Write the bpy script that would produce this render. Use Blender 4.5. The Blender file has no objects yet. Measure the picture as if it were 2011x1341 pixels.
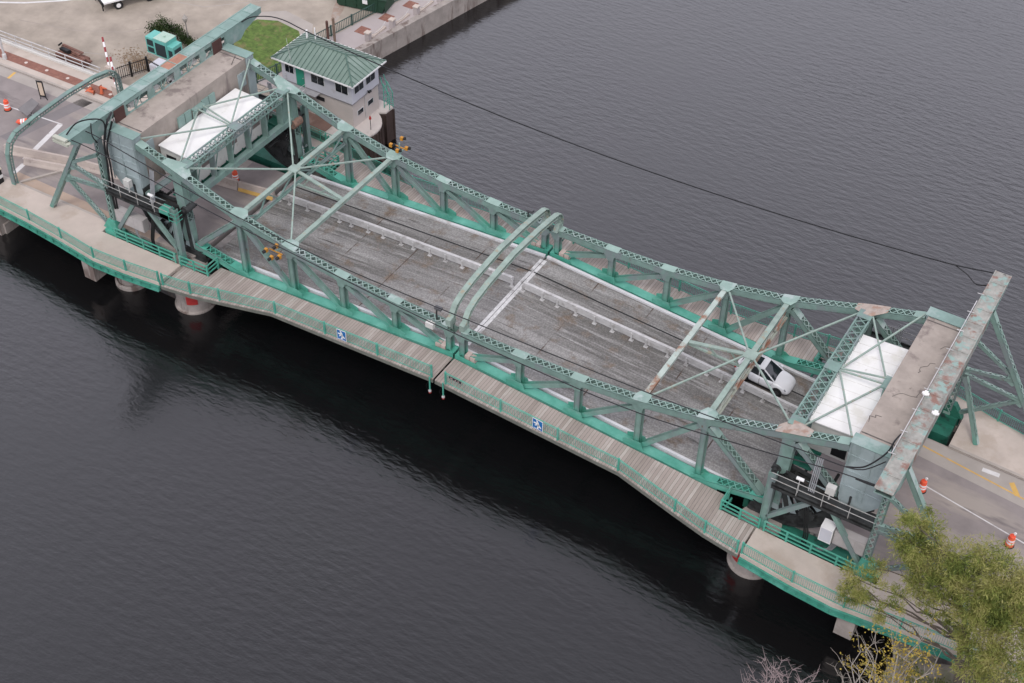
import bpy, math, random
import numpy as np
from mathutils import Vector, Matrix
random.seed(7)
rnd = random.random
def U(a, b): return a + (b - a) * rnd()
scn = bpy.context.scene
COL = scn.collection

# ------------------------------------------------------------------ camera
cam = bpy.data.cameras.new('camera'); camo = bpy.data.objects.new('camera', cam); COL.objects.link(camo)
def cam_axes(a, b, c):
    ca, sa, cb, sb, cc, sc = math.cos(a), math.sin(a), math.cos(b), math.sin(b), math.cos(c), math.sin(c)
    f = Vector((-sa*cb, ca*cb, -sb)); r = Vector((ca, sa, 0)); u = r.cross(f)
    return cc*r + sc*u, -sc*r + cc*u, f
CR, CU, CF = cam_axes(0.5359, 0.7636, 0.0192)
CP = Vector((41.0618, -68.1379, 71.8749))
camo.matrix_world = Matrix(((CR.x, CU.x, -CF.x, CP.x), (CR.y, CU.y, -CF.y, CP.y), (CR.z, CU.z, -CF.z, CP.z), (0, 0, 0, 1)))
cam.sensor_width = 36; cam.lens = 2774.8/2011*36; cam.clip_start = 1; cam.clip_end = 3000
scn.camera = camo

# ------------------------------------------------------------------ light: overcast day
SUN_EL, SUN_AZ = math.radians(58), math.radians(160)
w = bpy.data.worlds.new('World'); scn.world = w; w.use_nodes = True
nt = w.node_tree; bg = nt.nodes['Background']
sky = nt.nodes.new('ShaderNodeTexSky'); sky.sky_type = 'NISHITA'; sky.sun_disc = False
sky.sun_elevation = SUN_EL; sky.sun_rotation = SUN_AZ; sky.dust_density = 4; sky.air_density = 1.0
hs = nt.nodes.new('ShaderNodeHueSaturation'); hs.inputs['Saturation'].default_value = 0.12
mx = nt.nodes.new('ShaderNodeMix'); mx.data_type = 'RGBA'; mx.inputs[0].default_value = 0.6
mx.inputs[7].default_value = (6.65, 6.5, 7.6, 1)
nt.links.new(sky.outputs[0], hs.inputs['Color']); nt.links.new(hs.outputs[0], mx.inputs[6])
# overcast dome: paler and brighter low down than overhead
tcw = nt.nodes.new('ShaderNodeTexCoord'); spz = nt.nodes.new('ShaderNodeSeparateXYZ'); nt.links.new(tcw.outputs['Generated'], spz.inputs[0])
gr_ = nt.nodes.new('ShaderNodeMapRange'); gr_.inputs['From Min'].default_value = .42; gr_.inputs['From Max'].default_value = .95; gr_.inputs['To Min'].default_value = 2.85; gr_.inputs['To Max'].default_value = .62
nt.links.new(spz.outputs[2], gr_.inputs['Value'])
vm = nt.nodes.new('ShaderNodeVectorMath'); vm.operation = 'SCALE'; nt.links.new(mx.outputs[2], vm.inputs[0]); lo_ = nt.nodes.new('ShaderNodeMapRange'); lo_.inputs['From Min'].default_value = .12; lo_.inputs['From Max'].default_value = .46; lo_.inputs['To Min'].default_value = .16; lo_.inputs['To Max'].default_value = 1.0
nt.links.new(spz.outputs[2], lo_.inputs['Value'])
ml_ = nt.nodes.new('ShaderNodeMath'); ml_.operation = 'MULTIPLY'; nt.links.new(gr_.outputs[0], ml_.inputs[0]); nt.links.new(lo_.outputs[0], ml_.inputs[1]); nt.links.new(ml_.outputs[0], vm.inputs['Scale'])
nt.links.new(vm.outputs[0], bg.inputs['Color']); bg.inputs['Strength'].default_value = 0.13
sl = bpy.data.lights.new('sun', 'SUN'); so = bpy.data.objects.new('sun', sl); COL.objects.link(so)
sl.energy = 1.15; sl.angle = math.radians(16); sl.color = (1, 0.97, 0.92)
sd = Vector((math.sin(SUN_AZ)*math.cos(SUN_EL), math.cos(SUN_AZ)*math.cos(SUN_EL), math.sin(SUN_EL)))
so.rotation_euler = sd.to_track_quat('Z', 'Y').to_euler()
vs = scn.view_settings; vs.view_transform = 'Standard'; vs.look = 'None'; vs.gamma = 1; vs.exposure = -0.02

# ------------------------------------------------------------------ helpers
def tag(o, label=None, cat=None, group=None, kind=None):
    if label: o['label'] = label
    if cat: o['category'] = cat
    if group: o['group'] = group
    if kind: o['kind'] = kind
    return o
ORG = {}
def thing(name, loc, label, cat, group=None, rz=0.0):
    o = bpy.data.objects.new(name, None); COL.objects.link(o); o.location = loc; o.rotation_euler = (0, 0, rz)
    o.empty_display_size = .3
    ORG[o.name] = Vector(loc) if rz == 0 else None
    return tag(o, label, cat, group)
def copy_tree(o, parent=None):
    c = o.copy(); COL.objects.link(c)
    if parent is not None: c.parent = parent
    for ch in list(o.children): copy_tree(ch, c)
    return c

class MB:
    def __init__(s): s.v = []; s.f = []; s.mi = []; s.cur = 0; s.lb = None
    def add(s, vs, fs):
        n = len(s.v); s.v += [tuple(p) for p in vs]; s.f += [tuple(i+n for i in f) for f in fs]; s.mi += [s.cur]*len(fs); return s
    def box(s, x0, x1, y0, y1, z0, z1):
        v = [(x, y, z) for x in (x0, x1) for y in (y0, y1) for z in (z0, z1)]
        return s.add(v, [(0,1,3,2),(4,6,7,5),(0,4,5,1),(2,3,7,6),(0,2,6,4),(1,5,7,3)])
    def beam(s, a, b, w, h, up=(0,0,1), w2=None, h2=None):
        a = Vector(a); b = Vector(b); d = b-a
        if d.length < 1e-6: return s
        d.normalize(); up = Vector(up); sd = d.cross(up)
        if sd.length < 1e-4: sd = d.cross(Vector((1,0,0)))
        sd.normalize(); u = sd.cross(d)
        v = []
        for p, ww, hh in ((a, w, h), (b, w2 or w, h2 or h)):
            for i, j in ((-1,-1),(1,-1),(1,1),(-1,1)): v.append(p+sd*(i*ww/2)+u*(j*hh/2))
        return s.add(v, [(3,2,1,0),(4,5,6,7),(0,1,5,4),(1,2,6,5),(2,3,7,6),(3,0,4,7)])
    def lace(s, a, b, w, side, pitch=.62, bw=.06, t=.02, single=False):
        a = Vector(a); b = Vector(b); d = b-a; L = d.length
        if L < .15: return s
        d.normalize(); side = Vector(side); side = (side - d*side.dot(d)).normalized(); nrm = d.cross(side)
        n = max(1, round(L/pitch)); p = L/n
        for i in range(n):
            c0 = a+d*(i*p); c1 = a+d*((i+1)*p)
            sg = 1 if i % 2 else -1
            s.beam(c0-side*w/2*sg, c1+side*w/2*sg, bw, t, nrm)
            if not single: s.beam(c0+side*w/2*sg+nrm*t*1.15, c1-side*w/2*sg+nrm*t*1.15, bw, t, nrm)
        return s
    def laced(s, a, b, w, h, side, tp=.6, tp2=None, bottom=True, pitch=None, solid_side=True, wt=.035):
        """box member: two side webs, tie plates at both ends and X lacing on the top and bottom faces"""
        a = Vector(a); b = Vector(b); d = (b-a); L = d.length; d.normalize()
        side = Vector(side); side = (side-d*side.dot(d)).normalized(); up = side.cross(d)
        if up.z < 0: up = -up
        tp2 = tp if tp2 is None else tp2; pitch = pitch or w*.78
        if s.lb is None: s.lb = MB()
        q = s.lb
        for sg in (-1, 1):
            o = side*sg*(w/2-wt/2)
            if solid_side: s.beam(a+o, b+o, wt, h, up)
            else: s.lace(a+o, b+o, h, up, pitch)
            for e in (-1, 1):
                fo = side*sg*(w/2-.055) + up*e*(h/2-.012)
                s.beam(a+fo, b+fo, .11, .024, up)
        for e in ((1, -1) if bottom else (1,)):
            o = up*e*(h/2+.012)
            q.beam(a+o, a+o+d*tp, w, .024, up); q.beam(b+o-d*tp2, b+o, w, .024, up)
            q.lace(a+o+d*tp, b+o-d*tp2, w-.1, side, pitch)
        return s
    def tube(s, pts, r, n=6, r2=None, cap=True):
        pts = [Vector(p) for p in pts]; m = len(pts); base = len(s.v); vs = []; up = None
        for i, p in enumerate(pts):
            d = (pts[min(i+1, m-1)]-pts[max(i-1, 0)])
            if d.length < 1e-7: d = Vector((0,0,1))
            d.normalize()
            if up is None: up = d.orthogonal().normalized()
            up = (up-d*up.dot(d))
            up = up.normalized() if up.length > 1e-5 else d.orthogonal().normalized()
            sd = d.cross(up); rr = r[i] if isinstance(r, (list, tuple)) else (r if r2 is None else r+(r2-r)*i/max(1, m-1))
            for k in range(n):
                t = 2*math.pi*k/n; vs.append(p+up*(math.cos(t)*rr)+sd*(math.sin(t)*rr))
        fs = [(i*n+k, i*n+(k+1) % n, (i+1)*n+(k+1) % n, (i+1)*n+k) for i in range(m-1) for k in range(n)]
        if cap: fs += [tuple(range(n-1, -1, -1)), tuple((m-1)*n+k for k in range(n))]
        return s.add(vs, fs)
    def lathe(s, prof, c=(0,0,0), n=24):
        vs = [(c[0]+r*math.cos(2*math.pi*k/n), c[1]+r*math.sin(2*math.pi*k/n), c[2]+z) for r, z in prof for k in range(n)]
        m = len(prof)
        fs = [(i*n+k, i*n+(k+1) % n, (i+1)*n+(k+1) % n, (i+1)*n+k) for i in range(m-1) for k in range(n)]
        fs += [tuple(range(n-1, -1, -1)), tuple((m-1)*n+k for k in range(n))]
        return s.add(vs, fs)
    def prism(s, poly, off):
        """polygon of 3-D points swept along the vector off"""
        off = Vector(off); n = len(poly); P = [Vector(p) for p in poly]
        return s.add(P+[p+off for p in P], [tuple(range(n-1, -1, -1)), tuple(range(n, 2*n))]+[(i, (i+1) % n, (i+1) % n+n, i+n) for i in range(n)])
    def strip(s, A, B, t=None):
        """sheet between two polylines, optional thickness t downwards"""
        n = len(A)
        if t is None:
            return s.add(list(A)+list(B), [(i, i+1, n+i+1, n+i) for i in range(n-1)])
        for i in range(n-1):
            q = [Vector(A[i]), Vector(A[i+1]), Vector(B[i+1]), Vector(B[i])]
            s.prism(q, (0, 0, -t))
        return s
    def quad(s, a, b, c, d): return s.add([a, b, c, d], [(0,1,2,3)])
    def build(s, name, m, parent=None, label=None, cat=None, group=None, kind=None, base=None, local=False, smooth=False):
        me = bpy.data.meshes.new(name)
        V = np.array(s.v, float)
        if parent is not None:
            org = ORG.get(parent.name); org = np.zeros(3) if (org is None or local) else np.array(org)
        else:
            org = np.array(base) if base is not None else np.array([V[:,0].mean(), V[:,1].mean(), V[:,2].min()])
        V = V-org
        me.from_pydata([tuple(p) for p in V], [], s.f)
        ms = m if isinstance(m, (list, tuple)) else [m]
        for q in ms: me.materials.append(q)
        if len(ms) > 1: me.polygons.foreach_set('material_index', s.mi)
        if smooth: me.polygons.foreach_set('use_smooth', [True]*len(me.polygons))
        me.update()
        o = bpy.data.objects.new(name, me); COL.objects.link(o)
        if parent is not None:
            o.parent = parent; ORG[o.name] = ORG.get(parent.name)
            if local: ORG[o.name] = None
            if s.lb is not None: s.lb.build('lacing', getattr(s, 'lm', LACE_LIT), o)
        else: o.location = tuple(org)
        return tag(o, label, cat, group, kind)

# ------------------------------------------------------------------ materials
def mat(name, col, rough=.7, metal=0, var=.14, scale=1.2, col2=None, amt=.0, scale2=.9, stretch=(1,1,1), bump=0, bscale=6, spec=.4, col3=None, amt3=0, scale3=4, stretch2=(1,1,1)):
    m = bpy.data.materials.new(name); m.use_nodes = True; t = m.node_tree; N = t.nodes; L = t.links
    b = N['Principled BSDF']; b.inputs['Roughness'].default_value = rough; b.inputs['Metallic'].default_value = metal
    b.inputs['Specular IOR Level'].default_value = spec
    g = N.new('ShaderNodeNewGeometry')
    def noise(sc, st, det=5, off=0):
        mp = N.new('ShaderNodeMapping'); mp.inputs['Scale'].default_value = st; mp.inputs['Location'].default_value = (off, off*.7, off*.3)
        L.new(g.outputs['Position'], mp.inputs['Vector'])
        n = N.new('ShaderNodeTexNoise'); n.inputs['Scale'].default_value = sc; n.inputs['Detail'].default_value = det; n.inputs['Roughness'].default_value = .62
        L.new(mp.outputs[0], n.inputs['Vector']); return n
    def mixc(fac, a, bb):
        x = N.new('ShaderNodeMix'); x.data_type = 'RGBA'
        L.new(fac, x.inputs[0])
        for s_, v in ((6, a), (7, bb)):
            if hasattr(v, 'links'): L.new(v, x.inputs[s_])
            else: x.inputs[s_].default_value = (*v, 1)
        return x.outputs[2]
    def ramp(fac, p0, p1):
        r = N.new('ShaderNodeMapRange'); r.inputs['From Min'].default_value = p0; r.inputs['From Max'].default_value = p1
        L.new(fac, r.inputs['Value']); return r.outputs[0]
    n1 = noise(scale, stretch)
    c = mixc(ramp(n1.outputs[0], .3, .7), [x*(1-var) for x in col], [min(1, x*(1+var)) for x in col])
    if col2 is not None:
        n2 = noise(scale2, stretch2, 6, 13); p = .5+.28*(1-2*amt)
        c = mixc(ramp(n2.outputs[0], p-.035, p+.07), c, col2)
    if col3 is not None:
        n3 = noise(scale3, stretch2, 4, 31); p = .5+.28*(1-2*amt3)
        c = mixc(ramp(n3.outputs[0], p-.03, p+.05), c, col3)
    L.new(c, b.inputs['Base Color'])
    if bump:
        nb = noise(bscale, (1,1,1), 4, 5); bp = N.new('ShaderNodeBump'); bp.inputs['Strength'].default_value = bump; bp.inputs['Distance'].default_value = .05
        L.new(nb.outputs[0], bp.inputs['Height']); L.new(bp.outputs[0], b.inputs['Normal'])
    m['_c'] = 0
    return m, t, c, b, noise, mixc, ramp, g
def simple(*a, **k): return mat(*a, **k)[0]

GREEN = (.062, .335, .235); FADE = (.162, .248, .218)
def bridge_paint():
    m, t, c, b, noise, mixc, ramp, g = mat('bridge_paint', FADE, .6, 0, .2, 1.1, (.175, .215, .213), .45, .8, col3=(.115, .07, .05), amt3=.15, scale3=2.4, stretch2=(1,1,.45))
    N = t.nodes; L = t.links
    # fresh green coat on everything within about a metre of the deck
    sx = N.new('ShaderNodeSeparateXYZ'); L.new(g.outputs['Position'], sx.inputs[0])
    ab = N.new('ShaderNodeMath'); ab.operation = 'ABSOLUTE'; L.new(sx.outputs[0], ab.inputs[0])
    ma = N.new('ShaderNodeMath'); ma.operation = 'MULTIPLY_ADD'; ma.inputs[1].default_value = .068; L.new(ab.outputs[0], ma.inputs[0]); L.new(sx.outputs[2], ma.inputs[2])
    nz = noise(1.1, (1,1,.6), 4, 3); m2 = N.new('ShaderNodeMath'); m2.operation = 'MULTIPLY_ADD'; m2.inputs[1].default_value = -1.1; L.new(nz.outputs[0], m2.inputs[0]); L.new(ma.outputs[0], m2.inputs[2])
    f = ramp(m2.outputs[0], .75, -.15)
    nz2 = noise(.8, (1,1,1), 4, 9)
    gr = mixc(ramp(nz2.outputs[0], .35, .7), (.06, .262, .195), (.125, .375, .295))
    L.new(mixc(f, c, gr), b.inputs['Base Color'])
    return m
PAINT = bridge_paint()
FRESH = simple('green_rail_paint', (.07, .31, .23), .5, 0, .18, 1.3, (.14, .35, .28), .35, .7)
FADED = simple('faded_green_paint', (.20, .297, .268), .6, 0, .14, .9, (.29, .36, .34), .4, .6, col3=(.15, .10, .07), amt3=.1, scale3=1.8)
RUSTY = simple('peeling_paint', (.27, .265, .24), .8, 0, .3, 1.6, (.225, .13, .105), .42, 1.0, col3=(.235, .33, .30), amt3=.4, scale3=1.3, bump=.2)
ROD = simple('pale_rod_paint', (.245, .315, .275), .6, 0, .18, 1.5, (.29, .25, .18), .3, 1.6, col3=(.20,.11,.075), amt3=.1, scale3=2.2)
DARKGREEN = simple('dark_green_steel', (.02, .13, .09), .55, 0, .2, 1.5, (.02, .03, .03), .3, 1)
GRIME_SHADE = simple('grimy_shaded_steel', (.034, .036, .036), .7, 0, .4, 1.4, (.014, .014, .014), .45, 1.1, col3=(.10, .06, .042), amt3=.16, scale3=1.3)  # steel grime, with the shade of the machinery bays painted into the same colour
LACE_LIT = simple('lacing_lit_paint', (.235, .335, .295), .6, 0, .14, .9, (.35, .42, .40), .4, .7, col3=(.19, .12, .085), amt3=.08, scale3=2.2)  # paler than the chord paint: skylight on upward faces is put into the colour
GREYBLUE = simple('greyblue_steel', (.31, .37, .375), .6, 0, .14, .8, (.23, .285, .28), .38, .8, stretch2=(1,1,.3), col3=(.16,.12,.10), amt3=.06, scale3=1.8)
CONC = simple('old_concrete', (.36, .32, .285), .9, 0, .12, .7, (.25, .215, .19), .25, .35, bump=.2, col3=(.18,.15,.13), amt3=.06, scale3=1.6)
CWC = simple('counterweight_concrete', (.33, .285, .25), .92, 0, .18, .8, (.20, .165, .15), .36, .7, bump=.3, stretch2=(1,1,.3), col3=(.135,.11,.10), amt3=.13, scale3=1.5)
WALK = simple('walkway_concrete', (.455, .39, .34), .92, 0, .09, .55, (.395, .33, .275), .36, .3, col3=(.30,.26,.225), amt3=.07, scale3=1.7, bump=.08)
PIERC = simple('pier_concrete', (.30, .265, .24), .9, 0, .2, .9, (.145, .11, .095), .4, .9, bump=.25, stretch2=(1,1,.25))
PIT = simple('grimy_shaded_pit', (.035, .034, .033), .8, 0, .4, 1.2, (.075, .055, .045), .3, 1)  # near-black carries the shade of the pits in its colour, over grimy surfaces
DARKC = simple('stained_concrete', (.12, .105, .095), .9, 0, .3, .9, (.05, .045, .045), .4, .8, bump=.2)
ROADM = simple('approach_concrete', (.235, .205, .197), .92, 0, .14, .5, (.315, .275, .245), .38, .3, stretch2=(.22,1,1), col3=(.16,.138,.135), amt3=.2, scale3=.55, bump=.12)
LOT = simple('lot_pavement', (.32, .275, .228), .95, 0, .2, .45, (.25, .212, .177), .34, .12, col3=(.235, .195, .175), amt3=.1, scale3=.55, bump=.12, stretch2=(1,.55,1))
PROM = simple('promenade_concrete', (.37, .325, .315), .92, 0, .06, .4, (.36, .31, .31), .2, .4)
BRICK = simple('brick_paving', (.22, .10, .075), .9, 0, .2, 3, (.28, .15, .11), .3, 1.2)
WHITE = simple('white_paint', (.74, .73, .72), .5, 0, .04, .8, (.64, .62, .60), .2, .7)
WHITEROOF = simple('white_roof', (.78, .77, .75), .65, 0, .05, .5, (.68, .665, .62), .36, .55, col3=(.50,.47,.42), amt3=.1, scale3=1.2)
PANEL = simple('white_panel', (.56, .55, .52), .6, 0, .06, 1, (.42, .39, .35), .25, 1)
GALV = simple('galvanised_steel', (.49, .48, .475), .55, .1, .15, 2, (.35, .335, .325), .36, 1.2)
RUBBER = simple('black_cable', (.012, .012, .013), .5)
BLACK = simple('black_void', (.01, .01, .011), .6)
ORANGE = simple('barrel_orange', (.75, .105, .05), .5, 0, .08, 3)
REFLW = simple('reflective_white', (.78, .76, .76), .4)
YELLOW = simple('lamp_yellow', (.46, .21, .025), .5, 0, .1, 3)
REDP = simple('sign_red', (.36, .03, .028), .5, 0, .12, 2)
BLUE = simple('sign_blue', (.012, .13, .36), .45)
TEAL = simple('teal_enclosure', (.13, .42, .37), .5, 0, .06, 1)
GLASSD = simple('dark_glass', (.012, .016, .02), .08, 0, .1, 1, spec=.6)
SIDING = simple('white_siding', (.50, .50, .54), .6, 0, .05, .8, (.42, .40, .41), .2, .6)
HCONC = simple('house_concrete', (.47, .42, .39), .9, 0, .07, .6, (.38, .33, .29), .25, .5, stretch2=(1.5,1.5,.25))
GRASS = simple('grass', (.085, .135, .028), .95, 0, .45, 2.2, (.15, .14, .055), .4, .8, bump=.8, bscale=9, col3=(.05,.095,.02), amt3=.25, scale3=1.4)
SHEET = simple('rusty_sheet_pile', (.05, .032, .027), .85, 0, .3, 1.1, (.10, .06, .045), .25, 1.2, stretch2=(2,2,.3))
DIRT = simple('muddy_timber', (.17, .105, .085), .9, 0, .25, .6, (.26, .19, .16), .3, .7, bump=.3, stretch2=(1,.4,1))
BARK = simple('bark', (.095, .078, .062), .95, 0, .25, 3, bump=.4)
PALEBARK = simple('pale_bark', (.30, .27, .24), .95, 0, .2, 3)
DUMP = simple('dumpster_green', (.014, .045, .026), .55, 0, .15, 2)
SOIL = simple('bank_soil', (.30, .27, .235), .95, 0, .2, .8, (.20, .21, .12), .4, .7, bump=.4)
ROOFG = simple('green_metal_roof', (.155, .215, .18), .55, 0, .1, .7, (.20, .26, .225), .35, .6)
ROOFR = simple('green_roof_seam', (.075, .13, .105), .45)
LINEW = simple('worn_white_line', (.58, .56, .55), .85, 0, .1, 2, (.40, .37, .36), .3, 1.4)
LINEY = simple('worn_yellow_line', (.55, .34, .10), .85, 0, .1, 2, (.40, .30, .20), .3, 1.4)

def plank_mat():
    m, t, c, b, noise, mixc, ramp, g = mat('timber_planks', (.30, .24, .215), .85, 0, .1, .5)
    N = t.nodes; L = t.links
    sx = N.new('ShaderNodeSeparateXYZ'); L.new(g.outputs['Position'], sx.inputs[0])
    dv = N.new('ShaderNodeMath'); dv.operation = 'DIVIDE'; dv.inputs[1].default_value = .24; L.new(sx.outputs[0], dv.inputs[0])
    fl = N.new('ShaderNodeMath'); fl.operation = 'FLOOR'; L.new(dv.outputs[0], fl.inputs[0])
    fr = N.new('ShaderNodeMath'); fr.operation = 'FRACT'; L.new(dv.outputs[0], fr.inputs[0])
    sy = N.new('ShaderNodeMath'); sy.operation = 'SIGN'; L.new(sx.outputs[1], sy.inputs[0])
    cb = N.new('ShaderNodeCombineXYZ'); L.new(fl.outputs[0], cb.inputs[0]); L.new(sy.outputs[0], cb.inputs[1])
    wn = N.new('ShaderNodeTexWhiteNoise'); L.new(cb.outputs[0], wn.inputs['Vector'])
    gr = noise(2.2, (6, .5, 1), 4, 2)
    r = N.new('ShaderNodeValToRGB'); e = r.color_ramp.elements
    e[0].color = (.235, .195, .17, 1); e[1].color = (.47, .425, .385, 1)
    for p, cc in ((.35, (.31, .262, .232, 1)), (.7, (.355, .305, .272, 1))): q = e.new(p); q.color = cc
    L.new(wn.outputs['Value'], r.inputs[0])
    cc = mixc(ramp(gr.outputs[0], .35, .75), r.outputs[0], (.345, .30, .265))
    nb = noise(.35, (1,1,1), 3, 8); cc = mixc(ramp(nb.outputs[0], .5, .75), cc, (.285, .24, .215))
    lt = N.new('ShaderNodeMath'); lt.operation = 'LESS_THAN'; lt.inputs[1].default_value = .07; L.new(fr.outputs[0], lt.inputs[0])
    cc = mixc(lt.outputs[0], cc, (.06, .05, .045))
    L.new(cc, b.inputs['Base Color']); return m
PLANK = plank_mat()

def grate_mat():
    m, t, c, b, noise, mixc, ramp, g = mat('steel_grating', (.145, .14, .142), .9, 0, .12, .5, spec=.2)
    N = t.nodes; L = t.links
    # wheel tracks and fine lengthwise lines where traffic has polished the bars
    tr = noise(.62, (.02, 1, 1), 2, 4); c1 = mixc(ramp(tr.outputs[0], .40, .66), (.165, .158, .15), (.31, .30, .29))
    fl = noise(3.4, (.012, 1, 1), 4, 23); c1 = mixc(ramp(fl.outputs[0], .5, .68), c1, (.34, .33, .32))
    fd = noise(4.2, (.012, 1, 1), 3, 57); c1 = mixc(ramp(fd.outputs[0], .6, .7), c1, (.115, .108, .102))
    ru = noise(.8, (.8, .9, 1), 6, 41); c1 = mixc(ramp(ru.outputs[0], .53, .68), c1, (.19, .15, .12))
    # speckle of the open bars
    vo = N.new('ShaderNodeTexVoronoi'); vo.inputs['Scale'].default_value = 7.5; L.new(g.outputs['Position'], vo.inputs['Vector'])
    dk = N.new('ShaderNodeMix'); dk.data_type = 'RGBA'; dk.blend_type = 'MULTIPLY'; dk.inputs[7].default_value = (.76, .76, .76, 1)
    L.new(ramp(vo.outputs['Distance'], .35, .62), dk.inputs[0]); L.new(c1, dk.inputs[6])
    sx = N.new('ShaderNodeSeparateXYZ'); L.new(g.outputs['Position'], sx.inputs[0])
    def grid(ax, per, th):
        d = N.new('ShaderNodeMath'); d.operation = 'DIVIDE'; d.inputs[1].default_value = per; L.new(sx.outputs[ax], d.inputs[0])
        f = N.new('ShaderNodeMath'); f.operation = 'FRACT'; L.new(d.outputs[0], f.inputs[0])
        q = N.new('ShaderNodeMath'); q.operation = 'LESS_THAN'; q.inputs[1].default_value = th; L.new(f.outputs[0], q.inputs[0]); return q.outputs[0]
    # panel joints every stringer bay, rusty in places
    j = grid(0, 4.769, .02); jn = noise(.5, (1,1,1), 4, 77)
    jm = N.new('ShaderNodeMath'); jm.operation = 'MULTIPLY'; L.new(j, jm.inputs[0]); L.new(ramp(jn.outputs[0], .46, .6), jm.inputs[1])
    c2 = mixc(jm.outputs[0], dk.outputs[2], (.085, .06, .05))
    L.new(c2, b.inputs['Base Color']); return m
GRATE = grate_mat()

def water_mat():
    m = bpy.data.materials.new('river_water'); m.use_nodes = True; t = m.node_tree; N = t.nodes; L = t.links
    b = N['Principled BSDF']; b.inputs['Base Color'].default_value = (.0045, .0045, .005, 1); b.inputs['Roughness'].default_value = .15
    b.inputs['IOR'].default_value = 1.78
    g = N.new('ShaderNodeNewGeometry')
    def nz(sc, st, rot, det):
        mp = N.new('ShaderNodeMapping'); mp.vector_type = 'POINT'; mp.inputs['Scale'].default_value = st; mp.inputs['Rotation'].default_value = (0, 0, rot)
        L.new(g.outputs['Position'], mp.inputs['Vector']); n = N.new('ShaderNodeTexNoise'); n.inputs['Scale'].default_value = sc; n.inputs['Detail'].default_value = det
        L.new(mp.outputs[0], n.inputs['Vector']); return n
    a = nz(2.3, (.38, 1, 1), .12, 3); c = nz(5.6, (.5, 1, 1), .3, 3); e = nz(.038, (.55, 1, 1), .3, 3)
    m1 = N.new('ShaderNodeMath'); m1.operation = 'MULTIPLY_ADD'; m1.inputs[1].default_value = .28; L.new(c.outputs[0], m1.inputs[0]); L.new(a.outputs[0], m1.inputs[2])
    r = N.new('ShaderNodeMapRange'); r.inputs['From Min'].default_value = .3; r.inputs['From Max'].default_value = .7; r.inputs['To Min'].default_value = .25; r.inputs['To Max'].default_value = 1.1
    L.new(e.outputs[0], r.inputs['Value'])
    bp = N.new('ShaderNodeBump'); bp.inputs['Distance'].default_value = .066
    # lee of the bridge: the current lies smooth under and just downwind of the spans
    sy = N.new('ShaderNodeSeparateXYZ'); L.new(g.outputs['Position'], sy.inputs[0])
    q1 = N.new('ShaderNodeMapRange'); q1.interpolation_type = 'SMOOTHSTEP'; q1.inputs['From Min'].default_value = -30; q1.inputs['From Max'].default_value = -16; q1.inputs['To Min'].default_value = 1; q1.inputs['To Max'].default_value = .62; L.new(sy.outputs[1], q1.inputs['Value'])
    q2 = N.new('ShaderNodeMapRange'); q2.interpolation_type = 'SMOOTHSTEP'; q2.inputs['From Min'].default_value = 5; q2.inputs['From Max'].default_value = 16; q2.inputs['To Min'].default_value = 0; q2.inputs['To Max'].default_value = .38; L.new(sy.outputs[1], q2.inputs['Value'])
    qa = N.new('ShaderNodeMath'); qa.operation = 'ADD'; L.new(q1.outputs[0], qa.inputs[0]); L.new(q2.outputs[0], qa.inputs[1])
    qm = N.new('ShaderNodeMath'); qm.operation = 'MULTIPLY'; L.new(qa.outputs[0], qm.inputs[0]); L.new(r.outputs[0], qm.inputs[1])
    L.new(qm.outputs[0], bp.inputs['Strength']); L.new(m1.outputs[0], bp.inputs['Height'])
    L.new(bp.outputs[0], b.inputs['Normal']); return m
WATER = water_mat()

def zr(x):
    a = abs(x); return -.068*a if a < 25 else -1.7-.03*(a-25)

# ------------------------------------------------------------------ setting: water, banks, roads, walks
WZ = -6.0
b = MB(); b.quad((-400, -400, WZ), (400, -400, WZ), (400, 500, WZ), (-400, 500, WZ)); b.build('water', WATER, kind='structure', base=(0,0,WZ))
b = MB()
land = [(-300, 8.9), (-46, 8.9), (-43.5, 9.2), (-40.5, 12), (-37, 15.5), (-34.6, 19.5), (-33.4, 28.0), (-31.15, 40.1), (-24, 78), (-10, 150), (30, 400), (-300, 400)]
b.prism([(x, y, -4.0) for x, y in land], (0, 0, -4)); b.build('parking_lot_ground', LOT, kind='structure')
# promenade strip with raised quay ledge
def qx(y): return -33.4+(y-28.0)*.186
b = MB(); ys = [17.5, 28, 40, 78, 120]
b.strip([(qx(y)-4.2, y, -3.985) for y in ys], [(qx(y)-.02, y, -3.985) for y in ys]); b.build('promenade_pavement', PROM, kind='structure')
# approach roads (left and right), slightly crowned strips following the grade
def road(x0, x1, y0, y1, name, m, dz=0, t=.5, n=14, kind='structure'):
    b = MB(); xs = [x0+(x1-x0)*i/n for i in range(n+1)]
    f0 = y0 if callable(y0) else (lambda x: y0); f1 = y1 if callable(y1) else (lambda x: y1)
    b.strip([(x, f0(x), zr(x)+dz) for x in xs], [(x, f1(x), zr(x)+dz) for x in xs], t)
    return b.build(name, m, kind=kind)
road(-110, -24.75, -7.4, 5.3, 'approach_road', ROADM, 0, .6)
road(24.75, 90, -6.9, 5.45, 'approach_road', ROADM, 0, .6)
NEAR = [(0, -9.75), (15, -9.6), (19.6, -10.5), (22.1, -10.95), (25, -11.2), (28.4, -11.5), (31.5, -11.6), (35.5, -11.1), (39.5, -10.7), (46, -10.3), (110, -10.3)]
FARP = [(0, 8.75), (15, 8.9), (19.6, 9.5), (22.1, 10.0), (25, 10.5), (28.4, 10.7), (31.5, 10.6), (35.5, 9.7), (39.5, 9.1), (46, 8.6), (110, 8.6)]
def lin(P, x):
    x = abs(x)
    for (a, ya), (c, yc) in zip(P, P[1:]):
        if x <= c: return ya+(yc-ya)*(x-a)/(c-a)
    return P[-1][1]
SW = .14
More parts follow.
